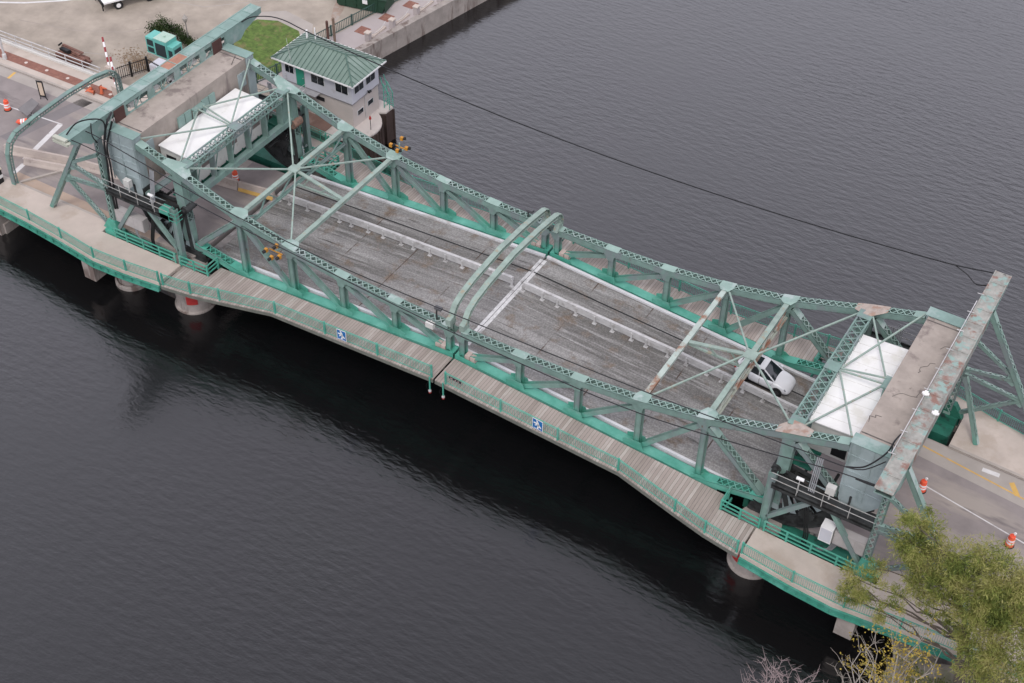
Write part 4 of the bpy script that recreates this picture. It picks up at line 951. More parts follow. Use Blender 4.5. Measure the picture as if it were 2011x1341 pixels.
for i in range(1, 10):
    y = 14.1+5.1*i/10
    for xs_, sg in ((-33.45, 1), (-24.45, -1)):
        q = min(1, (y-14.1)/2.55, (19.2-y)/2.55); seam((xs_, y, ze+.02), (xs_+sg*2.55*q, y, ze+.02+(zk-ze)*q))
for a, c in ((E4[0], k0), (E4[3], k0), (E4[1], k1), (E4[2], k1), (k0, k1)): b.beam(Vector(a)+Vector((0, 0, .03)), Vector(c)+Vector((0, 0, .03)), .14, .06)
b.build('standing_seam', ROOFR, rf)
b = MB()
for i in range(4): b.beam(Vector(E4[i])-Vector((0, 0, .06)), Vector(E4[(i+1) % 4])-Vector((0, 0, .06)), .06, .14)
b.build('gutter', WHITE, rf)
b = MB(); b.tube([(-32.0, 17.6, 2.6), (-32.0, 17.6, 3.9)], .1, 10); b.tube([(-31.3, 17.9, 2.7), (-31.3, 17.9, 4.2)], .06, 8); b.build('vent_pipe', WHITE, rf)
b = MB(); b.tube([(-31.3, 14.3, 2.4), (-31.6, 14.3, 4.9)], .02, 5); b.build('aerial', GALV, rf)
def hwin(x0, x1, z0, z1, n=2):
    b = MB(); b.box(x0-.05, x1+.05, 14.58, 14.61, z0-.05, z1+.05); fr = b.build('window', simple('white_frame', (.55, .55, .55), .5), hr)
    for i in range(n):
        g = MB(); a = x0+(x1-x0)*i/n; g.box(a+.03, a+(x1-x0)/n-.03, 14.555, 14.578, z0, z1); g.build('pane', GLASSD, fr)
hwin(-32.35, -31.4, 1.15, 2.0); hwin(-29.45, -28.0, 1.05, 2.0); hwin(-26.75, -25.4, 1.05, 2.0)
def hwinr(y0, y1, z0, z1, n=2, x=-25.02):
    b = MB(); b.box(x+.01, x+.04, y0-.05, y1+.05, z0-.05, z1+.05); fr = b.build('window', simple('white_frame', (.55, .55, .55), .5), hr)
    for i in range(n):
        g = MB(); a = y0+(y1-y0)*i/n; g.box(x+.042, x+.06, a+.03, a+(y1-y0)/n-.03, z0, z1); g.build('pane', GLASSD, fr)
hwinr(15.0, 16.35, 1.05, 2.0); hwinr(16.75, 18.1, 1.05, 2.0); hwinr(15.35, 16.2, -1.45, -1.0, 1, -25.1); hwinr(16.9, 17.7, -1.3, -.85, 1, -25.1)
b = MB(); b.box(-29.1, -28.2, 14.66, 14.69, -.75, -.35); b.build('slot_window', GLASSD, hr)
b = MB(); b.box(-31.15, -30.25, 14.57, 14.61, .13, 2.05); dr = b.build('door', simple('door_green', (.02, .23, .15), .5), hr)
b = MB(); b.tube([(-30.35, 14.5, 1.05), (-30.35, 14.57, 1.05)], .04, 8); b.build('handle', GALV, dr)
b = MB(); b.box(-32.2, -29.6, 12.9, 14.6, -.05, .06); b.box(-29.6, -28.6, 13.9, 14.6, .0, .08); b.build('landing', simple('landing_grey', (.33, .32, .33), .8), hr)
b = MB()
for (a, c) in (((-32.2, 12.95), (-29.65, 12.95)), ((-32.2, 12.95), (-32.2, 14.5)), ((-29.65, 12.95), (-29.65, 13.9))):
    for zz in (.55, 1.05): b.tube([(a[0], a[1], zz), (c[0], c[1], zz)], .025, 6)
for x, y in ((-32.2, 12.95), (-31, 12.95), (-29.65, 12.95), (-32.2, 14.4), (-29.65, 13.9)): b.tube([(x, y, 0), (x, y, 1.07)], .025, 6)
b.build('landing_railing', GALV, hr)
b = MB()
for i in range(8): b.box(-32.25-.26*(i+1), -32.25-.26*i, 13.0, 14.1, -.1-.24*(i+1), -.04-.24*(i+1))
b.build('stair', GALV, hr)
b = MB()
for zz in (.5, 1.0): b.tube([(-32.25, 12.98, zz), (-34.4, 12.98, zz-2.0)], .025, 6); b.tube([(-32.25, 14.12, zz), (-34.4, 14.12, zz-2.0)], .025, 6)
b.build('stair_railing', GALV, hr)
b = MB(); b.tube([(-25.05, 16.5, -2.3), (-25.05, 16.5, .6)], .035, 6); b.build('downpipe', GALV, hr)
b = MB(); b.tube([(-25.0, 16.9, .35), (-24.7, 16.9, .35)], .05, 6); b.tube([(-24.75, 16.75, .35), (-24.75, 17.05, .35)], .12, 10); b.build('horn', GRIME_SHADE, hr)
# round-ended pier below it
pr = thing('house_pier', (-28.5, 16.8, -8), 'rusty sheet-piled pier with round end carrying the operator house', 'pier')
arc = [(-26.4+3.3*math.cos(math.radians(a)), 15.4+2.9*math.sin(math.radians(a))) for a in range(-90, 61, 10)]+[(-24.15, 18.3), (-24.1, 19.4), (-25.2, 19.7)]
out = [(-34.5, 12.5)]+arc+[(-34.5, 19.6)]
b = MB(); b.prism([(x, y, -8) for x, y in out], (0, 0, 5.35)); b.build('pile_wall', SHEET, pr)
b = MB()
for (x, y) in arc[::1]:
    b.beam((x, y, -8), (x, y, -2.75), .18, .18, (1, 0, 0))
b.build('pile_rib', SHEET, pr)
b = MB(); b.prism([(x, y, -2.65) for x, y in out], (0, 0, .15)); b.build('pier_cap', HCONC, pr)
o = thing('marker_lamp', (-23.75, 15.4, -2.5), 'small red marker lamp on a thin post at the tip of the house pier', 'lamp')
b = MB(); b.tube([(-23.75, 15.4, -2.5), (-23.75, 15.4, -1.35)], .03, 6); b.build('post', GRIME_SHADE, o)
b = MB(); b.lathe([(.1, 0), (.12, .1), (.09, .2), (.05, .34)], (-23.75, 15.4, -1.38), 12); b.build('lamp_head', REDP, o)
pr = thing('side_ladder', (-24.6, 18.9, -2.5), 'green rail cage on the river side of the operator house', 'railing')
b = MB()
for y in (18.85, 19.4):
    b.tube([(-24.7, y, -2.5), (-24.7, y, -.2), (-25.0, y, .7)], .04, 6); b.tube([(-24.1, y, -2.5), (-24.1, y, -.9), (-24.7, y, .1)], .04, 6)
for i in range(6): b.tube([(-24.7, 18.85, -2.3+i*.4), (-24.7, 19.4, -2.3+i*.4)], .025, 5); b.tube([(-24.1, 19.4, -2.3+i*.25), (-24.7, 19.4, -2.3+i*.25)], .025, 5)
b.build('rail_frame', FRESH, pr)
b = MB(); b.box(-34, -25.4, 10.9, 12.45, -3.6, -3.1); b.box(-34, -27.0, 12.45, 14.6, -2.49, -2.44); b.build('timber_platform', DIRT, label='muddy brown timber platform between the walkway and the operator house', cat='platform')
o = thing('platform_railing', (-27, 10.95, -3.1), 'thin grey three-bar rail beside the muddy platform', 'railing')
b = MB()
for zz in (-1.55, -1.0, -.5): b.tube([(-27.6, 10.75, zz+.05), (-23.2, 10.35, zz+.2)], .03, 6)
for x in (-27.4, -25.6, -24.0): b.tube([(x, 10.7-(x+27.6)*-.0-.09*(x+27.6), -2.0), (x, 10.75-.09*(x+27.6), -.4)], .035, 6)
b.build('bar', FRESH, o)
b = MB()
for y0 in (20.3,): b.beam((-34, 20.3, -5.6), (-20.5, 14.6, -5.7), .35, .35); b.beam((-20.5, 14.6, -5.7), (-17.5, 12.6, -5.7), .35, .35)
b.build('fender_boom', SHEET, label='weathered timber fender boom floating round the house pier', cat='fender')

# ------------------------------------------------------------------ things on the bridge
def nav_cluster(c, label, t, mast=0.0):
    r = thing('signal_cluster', c, label, 'signal lights', 'yellow signal clusters')
    c = Vector(c); b = MB()
    if mast: b.tube([c, c+Vector((0, 0, mast))], .07, 8)
    b.beam(c+Vector((0, 0, 0)), c+Vector((0, t*.5, .12)), .1, .1); b.build('bracket', FADED, r)
    h = c+Vector((0, t*.5 if not mast else 0, max(.12, mast-.35)))
    b = MB(); b.beam(h+Vector((-.62, 0, 0)), h+Vector((.62, 0, -.04)), .07, .07); b.build('arm', YELLOW, r)
    offs = [(-.62, -.3, .1), (.62, .1, .0), (-.1, .5, .45), (.1, -.45, -.1)] if mast else [(-.62, .35, .1), (.62, .35, .0), (-.15, -.3, .25), (.1, .65, -.1)]
    for dx, dy, dz in offs:
        q = h+Vector((dx, dy*(1 if mast else t), dz)); b = MB(); b.box(q.x-.12, q.x+.12, q.y-.11, q.y+.11, q.z-.15, q.z+.15); hd = b.build('lamp_head', YELLOW, r)
        sgn = -1 if (t < 0 or dx < 0) else 1
        d = Vector((.3*sgn, t*.9, -.25)).normalized() if not mast else Vector((.55, .75, -.2)).normalized()
        b = MB(); b.tube([q+d*.06, q+d*.34], .125, 12); b.build('visor', BLACK, hd)
nav_cluster((-14.6, 7.2, 3.5), 'yellow signal lamps on a green mast by the far truss left of midspan', 1, 1.05)
nav_cluster((-15.6, -7.15, 3.15), 'yellow signal lamps with black visors bolted to the near truss', -1)
def lamp_pole(c, label, hh):
    r = thing('camera_post', c, label, 'camera'); c = Vector(c)
    b = MB(); b.tube([c, c+Vector((0, 0, hh))], .06, 8); b.build('pole', GRIME_SHADE, r)
    b = MB(); b.box(c.x-.1, c.x+.45, c.y-.15, c.y+.15, c.z+hh-.02, c.z+hh+.18); b.build('camera_head', simple('dark_grey_box', (.08, .08, .085), .5), r)
lamp_pole((-1.7, -6.8, 2.68), 'dark camera on a short post above the near truss at midspan', .95)
lamp_pole((-2.2, 6.8, 2.68), 'dark camera box on the far truss left of the twin arches', .5)
b = MB(); b.box(-2.25, -1.6, -7.5, -7.16, 2.1, 2.55); b.beam((-1.9, -7.3, 2.5), (-1.9, -7.0, 2.62), .1, .08); b.build('junction_box', PANEL, label='pale junction box hung on the near truss by the twin arches', cat='box')
for x, lb in ((-.3, 'left of two red channel lamps hung below the walkway at midspan'), (.85, 'right of two red channel lamps hung below the walkway at midspan')):
    r = thing('channel_lamp', (x, -9.95, -1.6), lb, 'lamp', 'channel lamps under midspan')
    b = MB(); b.tube([(x, -9.95, .1), (x, -9.95, -1.15)], .06, 8); b.build('drop_pipe', FRESH, r)
    b = MB(); b.lathe([(.09, 0), (.12, .05), (.12, .15), (.07, .22)], (x, -9.95, -1.4), 12); b.build('lamp_collar', GALV, r)
    b = MB(); b.lathe([(.04, 0), (.1, .06), (.11, .15)], (x, -9.95, -1.55), 12); b.build('lens', REDP, r)
    b = MB(); b.tube([(x-.05, -9.95, -.2), (x-.3, -10.0, -.9), (x-.15, -9.97, -1.35)], .012, 4); b.build('cable', RUBBER, r)
for x, lb in ((-8.2, 'blue sign with white crossed figure on the left walkway railing'), (8.6, 'blue sign with white crossed figure on the right walkway railing')):
    z = -.068*abs(x); sl_ = -.068*(1 if x > 0 else -1); y = lin(NEAR, x)-.13
    r = thing('information_sign', (x, y, z+.1), lb, 'sign', 'blue signs on the walkway railing')
    def sp(u, v, d=0): return (x+u, y-d, z+.62+v+sl_*u)
    b = MB(); b.prism([sp(-.42, -.5), sp(.42, -.5), sp(.42, .5), sp(-.42, .5)], (0, .02, 0)); b.build('panel', WHITE, r)
    b = MB(); b.prism([sp(-.38, -.46, .012), sp(.38, -.46, .012), sp(.38, .46, .012), sp(-.38, .46, .012)], (0, .008, 0)); b.build('blue_field', BLUE, r)
    b = MB()
    for q in ([(-.3, .06), (-.3, .18), (-.05, .2), (.3, -.12), (.32, -.24), (.16, -.2), (-.06, .04)], [(-.12, .42), (-.02, .42), (.1, .22), (.16, .02), (.04, -.02), (-.04, .2)], [(.02, -.02), (.16, -.08), (.06, -.36), (-.04, -.36)], [(-.24, -.14), (-.14, -.14), (-.02, -.02), (-.1, .04)]):
        b.prism([sp(u, v, .022) for u, v in q], (0, .008, 0))
    b.build('white_figure', WHITE, r)
    b = MB()
    for v in (-.42,): 
        for i in range(5): b.prism([sp(-.3+.12*i, v, .022), sp(-.22+.12*i, v, .022), sp(-.22+.12*i, v+.05, .022), sp(-.3+.12*i, v+.05, .022)], (0, .008, 0))
    b.build('caption_strip', WHITE, r)
z = -.068*1.8
o = thing('name_plate', (1.8, -9.9, z+.9), 'small dark notice plate on the railing just right of midspan', 'sign')
b = MB(); b.prism([(1.35, -9.88, z+.92), (2.35, -9.88, z+.85), (2.35, -9.88, z+1.03), (1.35, -9.88, z+1.1)], (0, .03, 0)); b.build('plate', simple('dark_plate', (.02, .02, .025), .5), o)
b = MB()
for u in (.08, .2, .48, .72): b.prism([(1.35+u, -9.89, z+.97-.07*u), (1.45+u, -9.89, z+.963-.07*u), (1.45+u, -9.89, z+1.05-.07*u), (1.35+u, -9.89, z+1.055-.07*u)], (0, .005, 0))
b.build('pale_mark', simple('pale_mark', (.45, .3, .28), .6), o)
# electrical cabinets in the heel pits
def cabinet(s, lb1, lb2):
    def bb(b, x0, x1, y0, y1, z0, z1): b.box(*sorted((s*x0, s*x1)), y0, y1, z0, z1); return b
    if s > 0:
        r = thing('electrical_cabinet', (s*29.3, -8.0, -.5), lb1, 'cabinet'); bb(MB(), 28.9, 29.75, -8.4, -7.6, -.45, .9).build('box', WHITE, r); bb(MB(), 28.95, 29.7, -8.42, -8.405, -.35, .8).build('door', SIDING, r)
    r = thing('electrical_cabinet', (s*31, -8.0, -.5), lb2, 'cabinet', None)
    bb(MB(), 29.8 if s > 0 else 28.9, 31.9, -8.2, -7.6, -.45, .75).build('box', simple('cabinet_grey', (.36, .335, .325), .6, 0, .06, 1), r)
    for i in range(3): bb(MB(), 29.85+.7*i if s > 0 else 29.0+.95*i, 30.5+.7*i if s > 0 else 29.9+.95*i, -8.22, -8.205, -.4, .7).build('door', simple('cabinet_door_grey', (.39, .36, .35), .6), r)
    b = MB()
    for i in range(4): b.tube([(s*(29.9+i*.1), -8.1+i*.03, -.45), (s*(29.6+i*.1), -8.2+i*.03, -1.2), (s*(28.9+i*.1), -8.1, -1.7)], .04, 6)
    b.build('conduit', simple('conduit_grey', (.2, .2, .21), .6), r)
cabinet(1, 'white electrical cabinet beside grey boxes at the right heel pit', 'long grey electrical cabinet next to the shore post on the right')
cabinet(-1, '', 'long grey electrical cabinet behind the green rail of the left pit')
for s, x, lb in ((1, 28.5, 'pale control box on the right catwalk'), (-1, 29.9, 'pale control box on the left catwalk')):
    b = MB(); b.box(*sorted((s*x, s*(x+.6))), -7.9, -7.5, 3.4, 4.05); b.beam((s*(x+.3), -7.7, 2.8), (s*(x+.3), -7.7, 3.4), .08, .08); b.build('control_box', PANEL, label=lb, cat='box')
for s, x, lb in ((1, 26.9, 'white lamp on the right catwalk rail'), (-1, 27.2, 'white lamp on the left catwalk rail')):
    r = thing('catwalk_lamp', (s*x, -8.4, 3.9), lb, 'lamp'); b = MB(); b.tube([(s*x, -8.35, 2.8), (s*x, -8.35, 4.1)], .035, 6); b.build('pole', GALV, r)
    b = MB(); b.tube([(s*(x-.25), -8.3, 4.16), (s*(x+.25), -8.3, 4.16)], .12, 10); b.build('lamp_head', WHITE, r)
r = thing('green_motor_box', (-25.6, -8.1, 2.6), 'green caged motor box beside the left river post', 'box')
b = MB(); b.box(-26.4, -25.4, -8.5, -7.8, 2.5, 3.35); b.build('box', FRESH, r)
b = MB()
for zz in (2.7, 3.1, 3.5): b.tube([(-25.35, -8.6, zz), (-24.6, -8.6, zz), (-24.6, -7.9, zz)], .03, 5)
for xx in (-25.35, -24.6): b.tube([(xx, -8.6, 2.5), (xx, -8.6, 3.5)], .03, 5)
b.build('cage', FRESH, r)

# ------------------------------------------------------------------ overhead cables
def cable(pts, r, label, n=5):
    b = MB(); P = [Vector(p) for p in pts]; Q = []
    for i in range(len(P)-1):
        p0, p1, p2, p3 = P[max(i-1, 0)], P[i], P[i+1], P[min(i+2, len(P)-1)]
        for k in range(8):
            t = k/8; Q.append(.5*((2*p1)+(p2-p0)*t+(2*p0-5*p1+4*p2-p3)*t*t+(3*p1-p0-3*p2+p3)*t**3))
    Q.append(P[-1]); b.tube(Q, r, n); b.build('cable', RUBBER, label=label, cat='cable', group='cables over the bridge')
cable([(-31.8, 9.2, 9.05), (-31.5, 10.2, 9.1), (-30.4, 11.2, 9.0), (-29, 11.5, 8.9)]+[(x, 11.5, 7.1+1.75*((x-1)/30)**2) for x in range(-27, 30, 4)]+[(31.0, 11.6, 8.9), (32.6, 11.75, 9.1)], .05, 'long black cable sagging between the gantries beyond the far truss')
cable([(29.2, 11.5, 8.65), (30.2, 11.3, 8.4), (31.0, 10.9, 8.2), (31.85, 10.2, 9.0)], .045, 'short black tail of the far cable looping onto the right gantry')
cable([(-32.3, -10.7, 9.0), (-29.8, -10.6, 8.85), (-25.2, -10.6, 8.45), (-21.3, -10.6, 8.0), (-16.5, -10.6, 7.5), (-11.1, -10.6, 7.1), (1, -10.6, 6.3), (15, -10.6, 6.25), (24.1, -10.6, 7.6), (27, -10.6, 8.2), (29.6, -10.6, 8.7), (31.9, -10.6, 8.95)], .04, 'black cable over the near truss, ending at the gantry beam tips')
cable([(-31.9, -9.2, 8.9), (-30.1, -9.2, 8.75), (-23.8, -9.2, 7.7), (-17.8, -9.2, 6.85), (-9.5, -9.2, 6.35), (-.3, -9.2, 6.4), (15.8, -9.2, 6.9), (24.7, -9.2, 7.5), (27.1, -9.2, 7.7), (29.3, -9.2, 7.8), (30.6, -9.0, 8.0), (31.7, -8.6, 9.0)], .04, 'black cable over the near truss, ending above the gantry posts')
cable([(-31.7, -6.5, 9.1), (-31.4, -7.4, 8.8), (-31.6, -7.9, 7.2), (-31.7, -8.0, 5), (-31.8, -8.1, 3), (-31.8, -8.1, 0)], .09, 'thick black cable running down the left gantry post')
cable([(-31.4, -6.9, 8.6), (-31.55, -7.75, 6.8), (-31.55, -7.85, 5), (-31.6, -7.95, 3), (-31.7, -8.0, .4)], .08, 'second thick black cable running down the left gantry post')
cable([(-32.4, -10.6, 9.2), (-32.2, -9.6, 9.75), (-31.7, -8.4, 9.6), (-31.4, -7.7, 9.0), (-31.55, -7.8, 7.4)], .06, 'black cable looping over the tip of the left gantry beam')
cable([(-31.8, -8.6, 9.3), (-31.6, -8.9, 8.4), (-31.8, -8.4, 7.4)], .05, 'short black loop hanging under the left gantry beam')
cable([(31.7, -6.2, 9.2), (31.6, -7.0, 9.3), (31.4, -7.6, 8.6), (30.6, -8.6, 7.9), (29.6, -9.1, 7.75)], .055, 'black cable looping from the right gantry beam to the near wire')
cable([(31.6, -7.4, 9.2), (32.2, -8.6, 8.3), (32.6, -9.2, 8.6), (32.0, -10.2, 8.5), (30.6, -10.6, 8.75)], .055, 'black cable loop at the near tip of the right gantry beam')
b = MB(); b.box(-33.2, -31.7, -11.35, -10.9, 8.75, 8.95); b.box(-33.2, -31.9, -11.3, -10.95, 9.05, 9.2); b.tube([(-32.3, -11.2, 8.9), (-31.6, -11.1, 8.9)], .09, 8); b.build('cable_bracket', simple('cream_steel', (.42, .43, .36), .6, 0, .1, 2), label='cream cable clamp at the near tip of the left gantry beam', cat='bracket')

# ------------------------------------------------------------------ left bank: arch gate, gates, signs, debris
r = thing('arch_gate', (-44.3, 0, -2.2), 'pale green lattice arch spanning the left approach road', 'arch')
A = [(-7.65, zr(44)+SW), (-7.62, -.6), (-7.5, .8), (-7.1, 1.7), (-6.3, 2.2), (-4, 2.45), (0, 2.6), (3.0, 2.45), (4.7, 2.15), (5.3, 1.8), (5.65, 1.1), (5.7, -.5), (5.7, zr(44)+SW)]
b = MB()
for (y0, z0), (y1, z1) in zip(A, A[1:]):
    a_, c_ = Vector((-44.3, y0, z0)), Vector((-44.3, y1, z1)); d_ = (c_-a_).normalized(); n_ = Vector((0, -d_.z, d_.y)); e_ = d_*.02
    for o_ in (.17, -.17):
        for k in (-.17, .17): b.beam(a_-e_+n_*o_+Vector((k, 0, 0)), c_+e_+n_*o_+Vector((k, 0, 0)), .1, .06, n_)
    b.beam(a_-e_+n_*.2, c_+e_+n_*.2, .42, .03, n_)
    for k in (-.17, .17): b.lace(a_+n_*0+Vector((k, 0, 0)), c_+Vector((k, 0, 0)), .34, n_, .3, .045)
b.build('arch_rib', PAINT, r)
r2 = thing('gate_machine', (-45.6, -8.3, zr(45)+SW), 'black and white gate machine with a yellowed cap behind the arch foot', 'gate')
zz = zr(45)+SW
b = MB(); b.box(-46.0, -45.3, -8.6, -7.95, zz, zz+1.3); b.build('cabinet', BLACK, r2)
b = MB(); b.box(-46.05, -45.25, -8.65, -7.9, zz+1.3, zz+1.42); b.build('cap', simple('cream_cap', (.5, .47, .36), .6), r2)
b = MB(); b.box(-46.02, -45.28, -8.62, -7.93, zz+.5, zz+.8); b.build('white_band', WHITE, r2)
def gate_arm(base, tip, lb, seg=6):
    r = thing('barrier_gate', base, lb, 'barrier gate', 'striped barrier arms'); a = Vector(base); c = Vector(tip)
    b = MB(); b.box(a.x-.3, a.x+.3, a.y-.3, a.y+.3, a.z, a.z+1.0); b.build('machine', WALK, r)
    b = MB(); b.tube([a+Vector((.35, -.2, .75)), a+Vector((.35, .2, .75))], .25, 12); b.build('counterbalance', PANEL, r)
    a = a+Vector((0, 0, .85))
    for i in range(seg):
        b = MB(); b.beam(a+(c-a)*(i/seg), a+(c-a)*((i+1)/seg), .1, .16, (1, 0, 0)); b.build('red_band' if i % 2 else 'white_band', simple('maroon', (.25, .03, .035), .5) if i % 2 else REFLW, r)
gate_arm((-49.2, 9.2, zr(49)+SW), (-50.9, 10.6, .5), 'raised red and white barrier arm beside the pipe railing end')
gate_arm((-46.3, 7.0, zr(46)+SW), (-48.4, 8.9, .1), 'red and white barrier arm leaning just behind the arch gate')
r = thing('pipe_railing', (-62, 8.5, zr(62)), 'galvanised pipe railing along the far edge of the left sidewalk', 'railing')
b = MB(); b.tube([(-80, 8.55, zr(80)+1.2), (-49.6, 8.45, zr(49.6)+1.2)], .05, 6); b.tube([(-80, 8.55, zr(80)+.75), (-49.6, 8.45, zr(49.6)+.75)], .045, 6); b.tube([(-80, 8.55, zr(80)+.4), (-49.6, 8.45, zr(49.6)+.4)], .045, 6); b.build('rail', GALV, r)
for i in range(14):
    x = -49.8-i*2.2; b = MB(); b.tube([(x, 8.5, zr(x)+SW), (x, 8.5, zr(x)+1.2)], .045, 6); b.build('post', GALV, r)
b = MB(); b.box(-80, -49.6, 8.2, 8.35, zr(65)+SW-.1, zr(65)+SW+.25) if False else b.strip([(x, 8.2, zr(x)+SW+.22) for x in (-80, -65, -49.6)], [(x, 8.42, zr(x)+SW+.22) for x in (-80, -65, -49.6)], .24); b.build('kerb_base', PANEL, r)
for i in range(5):
    x = -46.9-i*2.7
    b = MB(); b.lathe([(.16, 0), (.17, .02), (.05, .05)], (x, 6.7, zr(x)+SW+.006), 10); b.build('paving_light', simple('pale_stud', (.55, .47, .42), .6), label=['pale round stud in the brick strip nearest the arch gate', 'second pale round stud in the brick strip from the arch gate', 'third pale round stud in the brick strip', 'fourth pale round stud in the brick strip', 'pale round stud in the brick strip nearest the lamp pole'][i], cat='paving stud', group='studs in the brick strip')
r = thing('lamp_pole', (-60.0, 6.2, zr(60)+SW), 'tall grey lamp pole on the brick strip at the photo edge', 'lamp pole')
b = MB(); b.lathe([(.22, 0), (.2, .5), (.11, .6), (.09, 6.5)], (-60.0, 6.2, zr(60)+SW), 12); b.build('pole', GALV, r)
b = MB(); b.tube([(-60, 6.2, zr(60)+6.5), (-60.6, 5.4, zr(60)+7.2), (-61.2, 4.6, zr(60)+7.2)], .06, 8); b.build('arm', GALV, r)
b = MB(); b.lathe([(.1, 0), (.28, .1), (.2, .22)], (-61.2, 4.6, zr(60)+7.05), 12); b.build('lamp_head', PANEL, r)
r = thing('road_sign', (-51.8, 3.1, zr(52)), 'narrow black framed road sign leaning beside the left lane', 'sign')
zb_ = zr(51.8)
def tl(u, v): return (-51.8-.35*v+u*.75, 3.1+u*.25+.25*v, zb_+.3+v*1.25)
b = MB(); b.prism([tl(-.42, 0), tl(.42, 0), tl(.42, 1.15), tl(-.42, 1.15)], (.05, -.05, .02)); b.build('frame', BLACK, r)
b = MB(); b.prism([tl(-.26, .12), tl(.26, .12), tl(.26, 1.03), tl(-.26, 1.03)], (.065, -.075, .035)); b.build('face', simple('tan_face', (.45, .36, .28), .7), r)
b = MB(); b.beam(tl(-.3, 0), (-52.1, 3.0, zb_), .06, .06); b.beam(tl(.3, 0), (-51.4, 3.2, zb_), .06, .06); b.build('stand', BLACK, r)
r = thing('toppled_sign', (-50.9, 1.0, zr(51)), 'grey sign panel lying back on its stand near the fallen barrel', 'sign')
b = MB(); b.prism([(-52.1, .3, zr(52)+.45), (-50.5, -.1, zr(51)+.45), (-50.4, 1.4, zr(51)+1.0), (-51.6, 1.7, zr(52)+1.0)], (0, 0, .05)); b.build('panel', simple('grey_sheet', (.16, .15, .15), .6), r)
b = MB(); b.beam((-51.9, .5, zr(52)), (-51.2, .8, zr(51)+.6), .06, .06); b.beam((-50.5, .2, zr(51)), (-50.9, .8, zr(51)+.6), .06, .06); b.build('stand', BLACK, r)
for i, (x, y, tilt) in enumerate([(-48.9, 6.3, 1.45), (-48.3, 6.9, 1.5), (-47.7, 6.4, .15), (-48.2, 6.0, 1.4)]):
    r = thing('traffic_cone', (x, y, zr(x)+SW+(.2 if tilt > 1 else 0)), ['orange cone lying at the road end of the cone heap', 'orange cone lying behind the cone heap', 'orange cone standing in the cone heap by the arch gate', 'orange cone lying closest to the kerb in the heap'][i], 'traffic cone', 'heap of orange cones', rz=i*1.3)
    b = MB(); b.lathe([(.17, .03), (.05, .7), (.03, .72)], n=12); b.build('cone_body', simple('faded_orange', (.55, .13, .06), .7), r, local=True)
    b = MB(); b.box(-.2, .2, -.2, .2, 0, .035); b.build('foot', simple('dark_orange', (.28, .09, .05), .8), r, local=True)
    r.rotation_euler = (tilt, 0, i*1.7)
r = thing('timber_stack', (-56, 10.7, -4), 'pile of rusty planks and scrap behind the pipe railing', 'scrap pile')
RUSTP = simple('rust_brown_plank', (.17, .085, .065), .9, 0, .3, 2)
for i in range(7):
    b = MB(); x0 = -57.6+U(0, .8); y0 = 10.3+i*.16; zt_ = -3.2+.06*i
    b.beam((x0, y0, zt_), (x0+U(2.6, 3.8), y0-.2+U(-.2, .2), zt_+U(-.1, .15)), .22, .1); b.build('plank', RUSTP, r)
b = MB(); b.beam((-57.3, 10.8, -3.0), (-55.9, 10.5, -2.75), .4, .3); b.beam((-57.8, 11.0, -2.9), (-57.2, 10.9, -2.4), .15, .15); b.build('dark_scrap', BLACK, r)
b = MB(); b.box(-57.6, -54.2, 10.2, 11.4, -4, -3.25); b.build('pallet_base', RUSTP, r)
r = thing('generator_enclosure', (-49.1, 16.4, -4), 'teal generator enclosure with dark louvres beside the dark bush', 'generator')
zg = -4
b = MB(); b.box(-50.9, -47.3, 15.6, 17.2, zg, zg+.25); b.build('plinth', CONC, r)
b = MB(); b.box(-50.8, -49.7, 15.7, 17.1, zg+.25, zg+2.0); b.box(-49.7, -48.1, 15.65, 17.15, zg+.25, zg+2.15); b.box(-48.1, -47.4, 15.75, 17.05, zg+.25, zg+1.75); b.build('housing', TEAL, r)
for x0, x1, z0, z1 in ((-50.65, -49.85, 1.15, 1.8), (-50.65, -49.85, .4, .95), (-49.55, -48.25, .4, 1.75), (-47.95, -47.5, .5, 1.35)):
    b = MB(); b.box(x0, x1, 15.62 if x0 > -49.6 and x1 < -48.2 else 15.68, 15.76, zg+z0, zg+z1); b.build('louvre', simple('dark_louvre', (.02, .035, .04), .6), r)
b = MB(); b.box(-47.42, -47.37, 15.95, 16.85, zg+.5, zg+1.4); b.build('louvre', simple('dark_louvre', (.02, .035, .04), .6), r)
b = MB(); b.box(-49.7, -48.1, 15.65, 17.15, zg+2.15, zg+2.2); b.lathe([(.1, 0), (.1, .15)], (-48.9, 16.4, zg+2.2), 10); b.build('roof_panel', simple('pale_teal', (.36, .50, .42), .5, 0, .08, 1), r)
r = thing('street_lamp', (-48.4, 19.0, -4), 'short grey street lamp standing against the dark bush', 'street lamp')
b = MB(); b.lathe([(.12, 0), (.1, .3), (.06, .4), (.05, 2.6)], (-48.4, 19.0, -4), 10); b.build('pole', simple('lamp_grey', (.16, .15, .14), .6), r)
b = MB(); b.lathe([(.08, 0), (.24, .35), (.26, .55), (.1, .8), (.03, .95)], (-48.4, 19.0, -1.4), 12); b.build('lantern', simple('lantern_grey', (.33, .30, .27), .5), r)
r = thing('iron_fence', (-48.6, 12.2, -4), 'black iron picket fence behind the arch gate', 'fence')
pts = [(-50.2, 10.0), (-49.4, 11.9), (-48.7, 13.4), (-45.4, 12.9)]
for i, (x, y) in enumerate(pts): b = MB(); b.box(x-.08, x+.08, y-.08, y+.08, -4, -2.35); b.build('post', BLACK, r)
b = MB()
for (x0, y0), (x1, y1) in zip(pts, pts[1:]):
    for zz in (-3.7, -2.6): b.beam((x0, y0, zz), (x1, y1, zz), .05, .05)
    n = int(math.hypot(x1-x0, y1-y0)/.2)
    for i in range(n): b.box(x0+(x1-x0)*i/n-.02, x0+(x1-x0)*i/n+.02, y0+(y1-y0)*i/n-.02, y0+(y1-y0)*i/n+.02, -3.9, -2.5)
